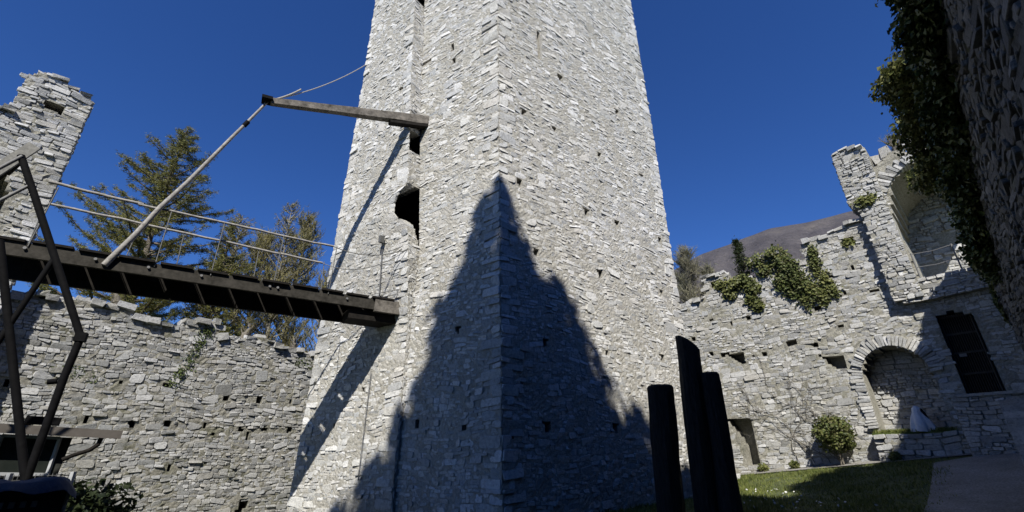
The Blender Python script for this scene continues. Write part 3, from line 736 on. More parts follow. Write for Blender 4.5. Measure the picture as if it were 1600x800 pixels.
# ------------------------------------------------------------------ near wall on the right
rn = np.random.default_rng(23); ND = dirv(44.5); NNn = np.array([-ND[1], ND[0]]); NO = -NNn*1.5
NF = Frame(NO, 44.5, NNn); wn = mkwarp(rn, .05); mb = MB()
topN = profile([(-4, 15), (6.5, 15), (8.2, 12.3), (9.0, 9.9), (12, 9.6), (16, 9.1), (19, 8.2), (20.4, 7.9), (21.2, 8.4), (22.5, 9.2), (25, 9.7)], .10, 12)  # near end out of view is raised to shade the posts and lawn
q = lay(rn, courses(rn, -.3, 15.5, .07, .20), 3.5, 24.4, (1.4, 5.0), (), topN, lmin=.12)
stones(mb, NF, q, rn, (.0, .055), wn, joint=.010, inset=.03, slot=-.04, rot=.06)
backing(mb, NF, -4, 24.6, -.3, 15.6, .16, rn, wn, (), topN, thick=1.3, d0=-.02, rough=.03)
cap_stones(mb, NF, 3.6, 24.4, topN, 1.2, rn, (.2, .5), (.1, .2))
EF = Frame(tuple(NO+ND*24.6), 134.5, ND)
q = lay(rn, courses(rn, -.3, 9.2, .12, .30), 0, 1.3, (1.0, 3.0), ()); stones(mb, EF, q, rn, (.0, .08), wn, joint=.018)
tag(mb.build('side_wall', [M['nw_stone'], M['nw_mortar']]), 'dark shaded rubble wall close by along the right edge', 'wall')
# ivy over its top
def ivy(name, fr, blobs, n, size, mt, label, rng, stem=False, cat='ivy', dens=1.0):
    """blobs: (u, z, ru, rz, d0, dd)"""
    mb = MB(); tot = sum(b_[2]*b_[3] for b_ in blobs)
    for (u, z, ru, rz, d0, dd) in blobs:
        k = int(n*ru*rz/tot); a = rng.uniform(0, 2*math.pi, k); r_ = rng.uniform(0, 1, k)**.6*(1+.18*np.sin(a*3+u)+.12*np.sin(a*7+z))
        # clumps
        cl = rng.normal(0, .10, (k, 2))
        P = fr.P(u+ru*r_*np.cos(a)+cl[:, 0], z+rz*r_*np.sin(a)+cl[:, 1], d0+dd*rng.random(k)*(1.1-r_*.6))
        leaves(mb, P, size, rng, 1.25, np.broadcast_to(np.array([fr.n[0], fr.n[1], .5]), (k, 3)), tilt=.6)
    o = mb.build(name, mt); tag(o, label, cat)
    if stem:
        ms = MB()
        for (u, z, ru, rz, d0, dd) in blobs[:40]:
            pts = [fr.P(np.array(u+rng.normal(0, .15)), np.array(z-rz+2*rz*k/4), np.array(d0+.03)) for k in range(5)]
            ms.tube(pts, .014, 5)
        ms.build('stem', M['stem'], o)
    return o
bl = []
for t_ in np.arange(8.2, 20.6, .33):
    zt = float(np.interp(t_, [7, 9, 12, 16, 19, 20.6], [12, 9.7, 9.4, 8.8, 7.8, 7.6]))
    g_ = .40+.28*math.sin(t_*2.1)+.2*math.sin(t_*5.3)
    bl.append((t_, zt+.05+g_*.2, .45, .50+.25*g_, -.25, .58+.42*g_))
    bl.append((t_+.2, zt-.75-.25*g_, .4, .6, -.02, .45+.4*max(g_, 0)))
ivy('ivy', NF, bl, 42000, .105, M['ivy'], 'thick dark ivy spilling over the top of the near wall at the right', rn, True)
bl = []
for t_ in np.arange(12.2, 18.0, .45):
    g_ = .5+.5*math.sin(t_*2.9+1); bl.append((t_, 9.55-.22*max(0, t_-14)+.25*g_, .42, .38+.2*g_, .15, .85+.3*g_))
ivy('ivy', NF, bl, 11000, .10, M['ivylight'], 'sunlit yellow green ivy bulging from the crest of the near wall, below the dark ivy', rn)  # paler leaves put the sunlight on this crest into the colour
bl = [(21.2, 8.1, .5, .5, 0, .3), (22.0, 8.8, .5, .45, 0, .35), (22.8, 9.2, .5, .5, 0, .3), (23.8, 9.0, .45, .6, 0, .25), (24.3, 7.8, .3, .8, 0, .2), (24.4, 6.4, .25, .8, 0, .18)]
ivy('ivy', NF, bl, 5000, .11, M['ivylight'], 'sparse ivy at the far lower end of the dark side wall', rn)

# ------------------------------------------------------------------ plants on the right wall
ri = np.random.default_rng(31)
ivy('ivy', WF, [(3.0, 10.7, .55, .38, -.4, .8), (3.8, 10.85, .6, .42, -.4, .8), (4.1, 10.3, .5, .5, -.2, .5), (3.3, 10.1, .35, .35, -.05, .35), (4.4, 9.8, .45, .5, 0, .35), (4.0, 9.3, .4, .5, 0, .3), (4.6, 9.2, .35, .45, 0, .3), (4.9, 8.75, .4, .4, 0, .25), (4.2, 8.7, .25, .4, 0, .25), (5.2, 8.3, .35, .3, 0, .2), (4.7, 8.1, .2, .35, 0, .2)],
    5600, .10, M['ivymid'], 'bushy green ivy covering the broad merlon in the middle of the right wall', ri)
ivy('ivy', WF, [(1.6, 9.75, .45, .28, -.1, .4), (2.1, 9.8, .35, .3, -.1, .4), (1.3, 9.35, .25, .3, 0, .25), (2.5, 9.3, .3, .35, 0, .25), (2.3, 8.8, .2, .35, 0, .2), (2.55, 8.4, .2, .3, 0, .2), (.65, 10.1, .2, .2, -.2, .2), (1.0, 9.9, .3, .2, 0, .2)],
    2600, .12, M['ivylight'], 'small light green ivy tufts in the gap right of the left merlon', ri)
ivy('ivy', WF, [(5.6, 10.3, .14, .5, 0, .2), (5.5, 9.6, .14, .45, 0, .2), (5.7, 8.8, .18, .5, 0, .2), (5.4, 8.1, .3, .35, 0, .2), (5.9, 8.3, .2, .3, 0, .15)],
    1300, .10, M['ivylight'], 'thin ivy trail hanging down the high block of the right wall', ri)
ivy('weed_tuft', PF, [(8.3, 12.0, .35, .12, .0, .2)], 260, .11, M['ivylight'], 'tuft of weeds at the waist of the tall narrow pier', ri, False, 'weeds')
ivy('weed_tuft', WF, [(7.05, 10.35, .3, .2, -.1, .2)], 300, .10, M['ivylight'], 'weeds in the wide hole near the top of the right wall', ri, False, 'weeds')
ivy('ivy', LF, [(-4.45, 6.2, .2, .25, 0, .12), (-4.6, 5.6, .08, .38, 0, .1), (-4.75, 5.0, .09, .38, 0, .1), (-4.95, 4.45, .10, .28, 0, .1), (-5.1, 4.1, .13, .12, 0, .1)],
    700, .05, M['shrub'], 'narrow ivy trail down the ragged left wall', ri)
for (u, z, s_, lab) in [(-7.9, 4.25, .5, 'brown green moss patch high on the left wall near the steel struts'), (-.4, 5.5, .4, 'moss patch on the left wall just beside the tower')]:
    ivy('moss_patch', LF, [(u, z, s_, .16, -.03, .07), (u+s_, z-.15, s_*.7, .12, -.03, .07)], 500, .05, M['shrub'], lab, ri, False, 'moss')['kind'] = 'stuff'
# bare creeper
mb = MB()
def creep(u, z, a, L, r0, depth=0):
    pts = [(u, z)]
    for k in range(int(L/.18)):
        if u > 5.6: break
        a += ri.normal(0, .28); u += .18*math.cos(a); z += .18*math.sin(a); a += (math.pi/2-a)*.06
        pts.append((u, z))
        if depth < 2 and ri.random() < .22: creep(u, z, a+ri.choice([-1, 1])*ri.uniform(.4, 1.0), L*ri.uniform(.3, .6), r0*.6, depth+1)
    if len(pts) > 1: mb.tube([Wp(p[0], p[1], .07) for p in pts], np.linspace(r0, r0*.4, len(pts)), 5, caps=False)
for u, a in ((3.3, 1.5), (3.9, 1.8), (4.3, 1.6), (4.8, 1.75), (2.7, 1.6)): creep(u, .9, a, ri.uniform(3.5, 5.5), .016)
tag(mb.build('bare_creeper', M['stem']), 'leafless creeper stems climbing the lit part of the right wall', 'creeper')
# round shrub against the wall
def shrub(name, c, rx, rz, n, size, mt, label, rng):
    mb = MB(); P = []
    d = rng.normal(size=(n, 3)); d /= np.linalg.norm(d, axis=1)[:, None]; r_ = rng.random(n)**.35
    lump = 1+.16*np.sin(d[:, 0]*6+1)*np.cos(d[:, 2]*5)+.12*np.sin(d[:, 1]*9+d[:, 2]*7)
    P = np.array(c)+d*np.array([rx, rx, rz])*(r_*lump)[:, None]
    leaves(mb, P, size, rng, 1.5, d, tilt=.8)
    o = tag(mb.build(name, mt), label, 'shrub')
    ms = MB()
    for k in range(7):
        e = np.array(c)+np.array([rng.uniform(-.6, .6)*rx, rng.uniform(-.6, .6)*rx, rng.uniform(0, .6)*rz]); b0 = np.array([c[0]+rng.uniform(-.1, .1), c[1]+rng.uniform(-.1, .1), float(gz(c[0], c[1]))-.02])
        ms.tube([b0, (b0+e)/2+rng.normal(0, .05, 3), e], [.03, .02, .008], 5)
    ms.build('stem', M['stem'], o); return o
c = Wp(4.45, 2.05, .65); shrub('round_shrub', c, .72, .74, 3600, .085, M['ivymid'], 'round green shrub against the sunlit right wall, left of the arched niche', ri)
c = Wp(-.9, 1.35, 1.1); shrub('leafy_shrub', c, .55, .9, 1500, .09, M['ivylight'], 'loose pale shrub beside the narrow wall opening, behind the charred posts', ri)
c = (-8.1, 9.5, .40); shrub('dark_shrub', c, .85, .75, 3500, .09, M['spruce'], 'dark shaded shrub at the foot of the left wall', ri)
for (u, d, s_, lab) in [(1.15, .25, .22, 'small weed at the foot of the right wall beside the narrow opening'), (2.5, .25, .2, 'small weed at the foot of the right wall midway to the shrub'), (6.3, .6, .2, 'small weed at the foot of the ledge wall')]:
    c = Wp(u, 0, d); c[2] = gz(c[0], c[1])+s_*.8; shrub('weed', c, s_, s_, 260, .08, M['ivylight'], lab, ri)['category'] = 'weed'
# boulder pale and flowers
mb = MB(); c0 = np.array(Wp(-.3, .0, 2.6)); c0[2] = gz(c0[0], c0[1])
for k in range(3): mb.box(c0+np.array([k*.35, -.1*k, .16]), (.7, .5, .38), (1, .2, 0), jit=.09, rng=ri)
tag(mb.build('boulder', M['rw_stone']), 'pale broken boulders on the lawn right of the charred posts', 'boulder')
mb = MB(); N = 90; fx = ri.uniform(5.2, 9, N); fy = ri.uniform(13, 18, N); leaves(mb, np.stack([fx, fy, gz(fx, fy)+.12], 1), .05, ri)
tag(mb.build('lawn_flowers', M['flower']), 'scattered tiny white flowers on the lawn', kind='stuff')
# bench in deep shade
bp = np.array([14.6, 13.9, 0]); bp[2] = gz(bp[0], bp[1])+.03; be = empty('garden_bench', tuple(bp), 'dark bench in deep shade at the lower right edge', 'bench')
dx = np.r_[dirv(44.5), 0]; dy = np.array([-dx[1], dx[0], 0]); up = np.array([0, 0, 1.])
mb = MB(); 
for k in (-.16, 0, .16): mb.bar(dx*-.75+dy*k+up*.45, dx*.75+dy*k+up*.45, .13, .04)
mb.build('seat', M['sidewood'], be)
mb = MB()
for k in (.62, .78): mb.bar(dx*-.75-dy*.26+up*k, dx*.75-dy*.26+up*k, .03, .12)
mb.build('backrest', M['sidewood'], be)
for sx in (-.6, .6):
    for sy, h in ((-.22, .85), (.2, .43)):
        mb = MB(); mb.bar(dx*sx+dy*sy, dx*sx+dy*sy+up*h, .05, .05, (1, 0, 0)); mb.build('leg', M['blacksteel'], be)

# ------------------------------------------------------------------ charred posts
def log(name, base, top_, r0, r1, label, rng, n=14, flat=1.0, slope=(0, 0)):
    base = np.array(base, float); top_ = np.array(top_, float); m_ = 16; th = np.linspace(0, 2*math.pi, n, endpoint=False)
    gro = 1+.07*np.sin(3*th+rng.uniform(0, 6))+.05*np.sin(7*th+rng.uniform(0, 6)); V = []
    for i in range(m_):
        f = i/(m_-1); c_ = base+(top_-base)*f; r_ = r0+(r1-r0)*f; tw = f*.8
        g = 1+.07*np.sin(3*(th+tw))+.05*np.sin(8*(th+tw)+1)+rng.normal(0, .012, n)
        for k in range(n):
            z = c_[2] + (slope[0]*math.cos(th[k])+slope[1]*math.sin(th[k]) if i == m_-1 else 0)
            V.append((c_[0]+r_*g[k]*math.cos(th[k]), c_[1]+r_*flat*g[k]*math.sin(th[k]), z))
    # bevelled top
    last = [V[-n+k] for k in range(n)]; cc = np.mean(last, 0)
    V += [tuple(cc+(np.array(p)-cc)*.86+np.array([0, 0, .05])) for p in last]; V.append(tuple(cc+np.array([0, 0, .06])))
    ii = np.arange((m_+1)*n).reshape(m_+1, n); mb = MB()
    mb.add(V, [(ii[i, j], ii[i, (j+1) % n], ii[i+1, (j+1) % n], ii[i+1, j]) for i in range(m_) for j in range(n)])
    mb.add(V, [(ii[m_, j], ii[m_, (j+1) % n], (m_+1)*n) for j in range(n)])
    return tag(mb.build(name, M['char']), label, 'post', 'charred tree trunks standing in the courtyard')
rc = np.random.default_rng(2)
log('charred_post', (3.50, 11.9, 0), (3.64, 11.85, 2.98), .31, .32, 'short thick black post, leftmost of the three charred posts', rc)
log('charred_post', (4.22, 11.6, 0), (4.40, 11.55, 4.0), .27, .27, 'tallest black charred post, with a slanted carved top', rc, slope=(-.20, 0))
log('charred_post', (4.66, 11.4, 0), (4.76, 11.4, 3.2), .26, .22, 'middle height black charred post touching the tallest on its right', rc)

# ------------------------------------------------------------------ footbridge
N0 = np.array([-3.43, 14.10]); bd = dirv(-124.3); bn = np.array([-.563, .827]); BW = 1.08; ZB = 5.70; rb = np.random.default_rng(13)
def bp_(u, v, z): p = N0+bd*u+bn*v; return np.array([p[0], p[1], z])
BO = bp_(4.7, .5, ZB)
br = empty('footbridge', tuple(BO), 'dark timber footbridge crossing from the gate tower to the keep', 'bridge')
b3 = tuple(np.r_[bd, 0])
for v, m_, zl in ((.05, 'sidewood', 0), (BW-.05, 'darkwood', .26)):
    mb = MB()
    mb.bar(bp_(.75, v, ZB+.17-zl/2)-BO, bp_(9.6, v, ZB+.17-zl/2)-BO, .10, .33+zl)
    mb.build('side_beam', M[m_], br)
mb = MB(); mb.bar(bp_(-.3, .0, ZB+.14)-BO, bp_(1.05, .0, ZB+.14)-BO, .13, .40); mb.build('splice_plate', M['beamwood'], br)
mb = MB(); mb.bar(bp_(-.2, BW/2-.02, ZB-.17)-BO, bp_(1.75, BW/2-.02, ZB-.17)-BO, BW*.70, .30); mb.build('support_block', M['darkwood'], br)
k = 0; u = .45; GAPS = []
while u < 9.6:
    wd = rb.uniform(.60, .70)
    mb = MB(); ex = rb.uniform(.04, .10); dz = rb.uniform(-.012, .012)
    mb.box(bp_(u+wd/2, BW/2, ZB+.365+dz)-BO, (wd, BW+2*ex, .055), b3, (rb.normal(0, .01), rb.normal(0, .01), 1)); mb.build('plank', M['darkwood'], br)
    g0_ = rb.uniform(.10, .12); GAPS.append(u+wd+g0_/2); u += wd+g0_
# pale bars stand in for sunlit plank edges at the gaps; side beam bolts
for u in GAPS:
    mb = MB(); mb.bar(bp_(u, .11, ZB+.325)-BO, bp_(u, .98, ZB+.325)-BO, .022, .012); mb.bar(bp_(u-.05, .115, ZB+.05)-BO, bp_(u+.07, .115, ZB+.05)-BO, .02, .035)
    mb.build('gap_light', M['steel'], br)
for u in (.25, .32, 1.9, 3.8, 4.0, 5.6, 6.7, 7.7, 8.9):
    mb = MB(); mb.tube([bp_(u, .0, ZB+.2)-BO, bp_(u, -.05, ZB+.2)-BO], .035, 6); mb.build('bolt', M['steel'], br)
def rail_pts(v, u0, u1, z0, z1): return [bp_(u0+(u1-u0)*k/8, v, z0+(z1-z0)*k/8+rb.normal(0, .008))-BO for k in range(9)]
mb = MB(); mb.tube(rail_pts(0, 2.5, 4.9, 7.49, 7.50), [.032]*9, 7); mb.tube(rail_pts(-.01, 4.8, 7.3, 7.50, 7.52), .033, 7); mb.tube(rail_pts(0, 7.2, 9.0, 7.53, 7.60), .037, 7); mb.build('handrail', M['greywood'], br)
mb = MB(); mb.tube(rail_pts(BW, 2.55, 5.4, 7.31, 7.40), .034, 7); mb.tube(rail_pts(BW, 5.3, 9.15, 7.40, 7.50), .034, 7); mb.build('handrail', M['greywood'], br)
for v, zt in ((-.02, 7.5), (BW+.02, 7.38)):
    for u in ((2.4, 3.9, 5.4, 6.6, 8.8) if v < 0 else (2.5, 4.4, 6.3, 7.3, 9.2)):
        mb = MB(); mb.tube([bp_(u+rb.normal(0, .06), v, ZB+.25)-BO, bp_(u, v, zt)-BO], .013, 6); mb.build('rail_post', M['cable'], br)
# sagging cables carrying the rails on to the tower
def sag(a, b_, s, n=12): 
    a = np.array(a); b_ = np.array(b_); return [a+(b_-a)*k/n-np.array([0, 0, s*4*(k/n)*(1-k/n)]) for k in range(n+1)]
mb = MB(); mb.tube(sag(bp_(2.5, 0, 7.49)-BO, np.r_[Bc(8.1)+nL*.05, 8.05]-BO, .35), .014, 5); mb.build('cable', M['cable'], br)
mb = MB(); mb.tube(sag(bp_(2.55, BW, 7.31)-BO, np.r_[Bc(7.6)+nL*.45, 7.75]-BO, .45), .012, 5); mb.build('cable', M['cable'], br)
mb = MB(); mb.tube([bp_(1.3, -.03, ZB+.4)-BO, bp_(.1, -.1, ZB+.85)-BO], .012, 5); mb.tube([bp_(.9, -.03, ZB+.4)-BO, bp_(.1, -.1, ZB+.7)-BO], .012, 5); mb.build('cable', M['cable'], br)

# lifting beam and pole, rope
hb = empty('lifting_beam', (-5.3, 12.5, 12.6), 'weathered grey oak beam jutting from the tower above the footbridge', 'beam'); ho = np.array([-5.3, 12.5, 12.6])
mb = MB(); a = np.array([-3.0, 14.0, 13.32]); b_ = np.array([-7.42, 11.0, 11.72])
pts = [a+(b_-a)*k/8+np.array([0, 0, .03*math.sin(k*1.3)]) for k in range(9)]
bx = (b_-a)/np.linalg.norm(b_-a); by = np.cross([0, 0, 1.], bx); by /= np.linalg.norm(by); bz = np.cross(bx, by); V = []
for k in range(9):
    f = k/8; hh = (.35*(1-f)+.19*f)/2; ww = (.27*(1-f)+.18*f)/2; P_ = a+(b_-a)*f-ho
    for sy, sz in ((-1, -1), (1, -1), (1, 1), (-1, 1)): V.append(P_+by*ww*sy*(1+rb.normal(0, .03))+bz*hh*sz*(1+rb.normal(0, .04)))
mb.add(V, [(4*k+j, 4*k+(j+1) % 4, 4*k+4+(j+1) % 4, 4*k+4+j) for k in range(8) for j in range(4)]+[(3, 2, 1, 0), (32, 33, 34, 35)])
mb.build('timber', M['beamwood'], hb)
mb = MB(); mb.bar(a-ho-np.array([0, 0, .26]), a+(b_-a)*.30-ho-np.array([0, 0, .25]), .24, .10); mb.build('bolster', M['darkwood'], hb)
mb = MB(); mb.box(b_-ho+np.array([-.08, -.05, .02]), (.30, .36, .10), (1, .6, .1)); mb.build('end_hook', M['blacksteel'], hb)
pl_ = empty('lifting_pole', (-9.62, 9.88, 5.8), 'long silvery wooden pole slanting from the footbridge up to the beam end', 'pole'); po = np.array([-9.62, 9.88, 5.8])
mb = MB(); a = np.array([-9.60, 9.84, 5.78]); b_ = np.array([-7.48, 11.05, 11.85]); mb.tube([a+(b_-a)*k/7-po+np.r_[rb.normal(0, .012, 2), 0] for k in range(8)], np.linspace(.072, .036, 8), 8); mb.build('shaft', M['greywood'], pl_)
mb = MB(); mb.tube([a+(b_-a)*.80-po, a+(b_-a)*.83-po], .066, 8); mb.build('clamp', M['blacksteel'], pl_)
mb = MB(); e = np.r_[Dc(17.9), 17.9]; st = np.array([-7.35, 11.05, 11.85]); mb.tube(sag(st, e, .25, 20), .018, 5); mb.tube(sag(st, st+(e-st)*.22, .05, 8), .03, 5)
tag(mb.build('rope', M['rope']), 'thin rope running from the beam tip up to the tower', 'rope')

# ------------------------------------------------------------------ steel struts and stair at the left
sf = empty('steel_strut_frame', (-8.3, 7.8, 0), 'black steel V-shaped struts standing in front of the footbridge at the left', 'support frame'); fo = np.array([-8.3, 7.8, 0])
def strut(pts, r, name='strut', mt='blacksteel'):
    mb = MB(); mb.tube([np.array(p)-fo for p in pts], r, 10); mb.build(name, M[mt], sf)
KN = (-7.83, 8.07, 3.60); FT = (-7.86, 8.06, 1.25)
strut([(-9.40, 7.17, 6.95), (-9.04, 7.37, 6.2), KN], .060)
strut([KN, (-7.86, 8.06, 2.9), FT], .060)
strut([(-9.18, 7.29, 5.2), FT], .060)
strut([FT, (-7.88, 8.05, 0)], .075, 'foot')
strut([(-8.80, 7.52, 2.85), (-8.50, 7.69, 5.0)], .045, 'brace')
mb = MB(); mb.box(np.array(KN)-fo, (.16, .14, .16), (1, .57, 0)); mb.build('knuckle', M['blacksteel'], sf)
mb = MB(); mb.tube([np.array((-7.92, 8.02, 2.82))-fo, np.array((-8.02, 7.96, 2.80))-fo], .05, 6); mb.build('lug', M['blacksteel'], sf)
ss = empty('steel_stair', (-9.6, 7.1, 5.5), 'grey galvanised stair stringer and handrails at the far left edge', 'stair'); s0 = np.array([-9.6, 7.1, 5.5])
def sp_(mbx, a, b_, wd, ht): mbx.bar(np.array(a)-s0, np.array(b_)-s0, wd, ht)
mb = MB(); sp_(mb, (-10.15, 6.75, 5.2), (-9.42, 7.32, 7.30), .05, .20); mb.build('stringer', M['cable'], ss)
mb = MB(); mb.tube([np.array((-10.2, 6.60, 5.20))-s0, np.array((-9.34, 7.15, 6.93))-s0], .032, 7); mb.build('handrail', M['steel'], ss)
mb = MB(); mb.tube([np.array((-9.90, 6.80, 4.95))-s0, np.array((-9.12, 7.32, 6.40))-s0], .030, 7); mb.build('handrail', M['steel'], ss)
for f in (.1, .5):
    mb = MB(); a = np.array((-10.2, 6.60, 5.20))*(1-f)+np.array((-9.34, 7.15, 6.93))*f; mb.tube([a-s0, a-s0-np.array([0, 0, 1.0])], .025, 6); mb.build('baluster', M['blacksteel'], ss)
for f in np.linspace(.05, .80, 7):
    mb = MB(); a = np.array((-10.15, 6.75, 5.15))*(1-f)+np.array((-9.38, 7.35, 7.40))*f; mb.box(a-s0+np.array([-.44, .26, 0]), (.8, .24, .03), (1, -.6, 0)); mb.build('tread', M['blacksteel'], ss)

# ------------------------------------------------------------------ shed, bin at lower left
sh = empty('shed', (-10.2, 10.3, 0), 'low dark shed with a flat brown roof edge at the lower left', 'shed'); sho = np.array([-10.2, 10.3, 0])
e0 = np.array([-8.82, 10.87, 2.08]); e1 = np.array([-11.2, 8.6, 2.25]); ed = (e1-e0); L_ = np.linalg.norm(ed[:2]); ed = ed/L_; bk = np.array([-.62, .78, .0]); bk = np.array([ed[1], -ed[0], 0.]); bk = bk if bk@np.array([-1, 1, 0]) > 0 else -bk
mb = MB(); mb.bar(e0-sho, e1-sho, .04, .17); mb.build('fascia', M['fascia'], sh)
mb = MB(); cc = (e0+e1)/2+bk*.9; mb.box(cc-sho+np.array([0, 0, .05]), (L_, 1.75, .05), tuple(ed)); mb.build('roof', M['fascia'], sh)
mb = MB(); w0 = e0+ed*.85+bk*.35; w1 = e1+bk*.35
mb.box((w0+w1)/2+bk*.5-sho-np.array([0, 0, 1.15]), (np.linalg.norm(w1-w0), 1.0, 2.1), tuple(ed)); mb.build('wall', M['shedpanel'], sh)
for f0, f1 in ((.06, .42), (.5, .86)):
    a = w0+(w1-w0)*f0-bk*.03; b_ = w0+(w1-w0)*f1-bk*.03; wn_ = MB()
    for z in (-.82, -.12): wn_.bar(a+up*z-sho, b_+up*z-sho, .05, .06)
    for p in (a, b_): wn_.bar(p+up*-.82-sho, p+up*-.12-sho, .05, .06, (1, 0, 0))
    wo = wn_.build('window', M['whiteframe'], sh); g_ = MB(); g_.box((a+b_)/2-up*.47-sho+bk*.01, (np.linalg.norm(b_-a), .02, .66), tuple(ed)); g_.build('pane', M['glass'], wo)
mb = MB(); g0 = e0+ed*.33+bk*.1; pts = [g0-sho-up*.08, g0-sho-up*.22+ed*.02, g0-sho-up*.34+ed*.14, g0-sho-up*.44+ed*.36, g0-sho-up*.54+ed*.52]; mb.tube(pts, .045, 8); mb.build('drain_pipe', M['darkwood'], sh)
mb = MB(); mb.box(e0+ed*1.35+bk*.3-sho+up*.2, (.55, .4, .14), tuple(ed)); mb.build('roof_vent', M['blacksteel'], sh)
# mesh fence strip and white posts
mb = MB(); f0 = np.array([-7.75, 8.75, 0.]); f1 = np.array([-9.6, 7.3, 0.]); 
fe = empty('mesh_fence', tuple(f0), 'pale wire mesh fence between the shed and the covered crate', 'fence'); fd = (f1-f0)
for k in range(4):
    mb = MB(); p = fd*k/3; mb.bar(p, p+up*1.38, .06, .06, (1, 0, 0)); mb.build('post', M['whiteframe'], fe)
mb = MB()
for k in range(46): p = fd*k/45; mb.bar(p+up*.2, p+up*1.36, .006, .006, (1, 0, 0))
for z in np.arange(.25, 1.38, .06): mb.bar(up*z, fd+up*z, .006, .006)
mb.build('mesh_panel', M['steel'], fe)
# crate with a tarpaulin
cr = empty('covered_crate', (-5.6, 5.9, 0), 'dark slotted crate under a blue grey tarpaulin at the lower left corner', 'crate'); co_ = np.array([-5.6, 5.9, 0])
ca = np.array([-4.97, 5.62, 0]); cb = np.array([-6.6, 3.9, 0]); cdv = (cb-ca); cl = np.linalg.norm(cdv); cdv = cdv/cl; cn = np.array([cdv[1], -cdv[0], 0]); cn = cn if cn@np.array([-1, 1, 0]) > 0 else -cn
mb = MB(); mb.box((ca+cb)/2+cn*.5-co_+up*.66, (cl, 1.0, 1.26), tuple(cdv)); mb.build('body', M['crate'], cr)
mb = MB()
for k in range(5): mb.box(ca+cdv*(.24+k*.085)-cn*.012-co_+up*1.12, (.045, .012, .06), tuple(cdv))
mb.build('slots', M['cratelight'], cr)
mb = MB(); nx, ny = 44, 18; V = []
for i in range(nx):
    for j in range(ny):
        a = -.08+(cl+.16)*i/(nx-1); b_ = -.07+1.14*j/(ny-1); edge = max(0, .05-a)+max(0, a-cl)+max(0, .02-b_)*1.5+max(0, b_-1.0)
        z = 1.34-edge*.6+.022*math.sin(a*7+b_*3)+.018*math.sin(a*15-b_*9)+rb.normal(0, .004)
        if i in (0,) or j == 0: z -= .03+.02*math.sin(a*9+b_*6)
        V.append(ca+cdv*a+cn*b_+up*z-co_)
ii = np.arange(nx*ny).reshape(nx, ny); mb.add(V, [(ii[i, j], ii[i+1, j], ii[i+1, j+1], ii[i, j+1]) for i in range(nx-1) for j in range(ny-1)]); mb.build('tarpaulin', M['tarp'], cr, smooth=True)
mb = MB(); mb.bar(ca-co_+up*.1-cdv*.01-cn*.01, ca-co_+up*1.25-cdv*.01-cn*.01, .025, .025, (1, 0, 0)); mb.build('corner_strip', M['steel'], cr)

# ------------------------------------------------------------------ trees
def conifer(name, H, prof, seed, nl, mt, bark, lsz=.16, up_=.25, dens=1.0, wh=.42, trunk_r=.22, base=.12, lw=.03, gap=.0):
    """prof: list of (height fraction, branch length). Returns root empty with trunk and crown meshes."""
    rng = np.random.default_rng(seed); root = bpy.data.objects.new(name, None); col.objects.link(root)
    mt_ = MB(); zz_ = np.linspace(0, H, 14); wob = np.cumsum(rng.normal(0, .04, (14, 2)), 0)*.5; wob -= wob[0]
    mt_.tube(np.c_[wob, zz_], np.linspace(trunk_r, .02, 14), 8)
    A_, B_, C_ = [], [], []
    z = H*base
    while z < H*.99:
        f = z/H; Lm = np.interp(f, [p[0] for p in prof], [p[1] for p in prof]); k = rng.integers(3, 6)
        for a in rng.uniform(0, 2*math.pi, k):
            if rng.random() < gap: continue
            L = Lm*rng.uniform(.6, 1.12); cx = np.interp(z, zz_, wob[:, 0]); cy = np.interp(z, zz_, wob[:, 1])
            nseg = 6; p = np.array([cx, cy, z]); d = np.array([math.cos(a), math.sin(a), up_+rng.normal(0, .12)]); pts = [p.copy()]
            for s_ in range(nseg):
                d = d+np.array([rng.normal(0, .10), rng.normal(0, .10), .07+rng.normal(0, .05)]); d /= np.linalg.norm(d); p = p+d*L/nseg; pts.append(p.copy())
            mt_.tube(pts, np.linspace(.035+.012*L, .006, len(pts)), 4, caps=False)
            pts = np.array(pts)
            m_ = max(4, int(L*5*dens))
            for tt in rng.uniform(.12, 1.0, m_):
                q = pts[min(int(tt*nseg), nseg-1)]*(1-(tt*nseg % 1))+pts[min(int(tt*nseg)+1, nseg)]*(tt*nseg % 1)
                side = rng.choice([-1, 1])*rng.uniform(.6, 1.4); dd = np.array([math.cos(a+side), math.sin(a+side), rng.normal(-.1, .3)])
                l2 = rng.uniform(.2, .6)*(1.15-tt*.6)*min(1, .4+L*.3); q2 = q+dd*l2
                A_.append(q); B_.append(q2)
                for _ in range(int(nl)):
                    g = rng.random(); C_.append(q+(q2-q)*g+rng.normal(0, .06, 3))
        z += H*.016*rng.uniform(.6, 1.4)*wh/.42
    mt_.build('trunk', bark, root)
    mc = MB(); C_ = np.array(C_); strips(mc, np.array(A_), np.array(B_), .03, rng)
    D_ = rng.normal(0, 1, C_.shape); D_[:, 2] = D_[:, 2]*.5+.35; D_ /= np.linalg.norm(D_, axis=1)[:, None]
    strips(mc, C_-D_*lsz*.3, C_+D_*lsz*.8, lw*1.6, rng)
    mc.build('crown', mt, root); return root
lar = conifer('larch_tree', 19.9, [(.08, 4.6), (.3, 5.9), (.5, 5.5), (.62, 4.4), (.72, 3.5), (.80, 2.8), (.90, 1.6), (1, .3)], 4, 16, M['larch'], M['bark'], lsz=.15, dens=2.3, gap=.12, lw=.020, trunk_r=.3, up_=.15)
lar.location = (-19.6, 22.3, .3); lar.rotation_euler.z = 1.2
tag(lar, 'tall bushy green larch behind the left wall, crossed by the slanting pole', 'tree', 'conifers beyond the left wall')
l2 = conifer('larch_tree', 14.5, [(.2, 2.6), (.5, 2.2), (.8, 1.2), (1, .2)], 14, 14, M['larch'], M['bark'], lsz=.15, dens=1.6, gap=.15, lw=.02)
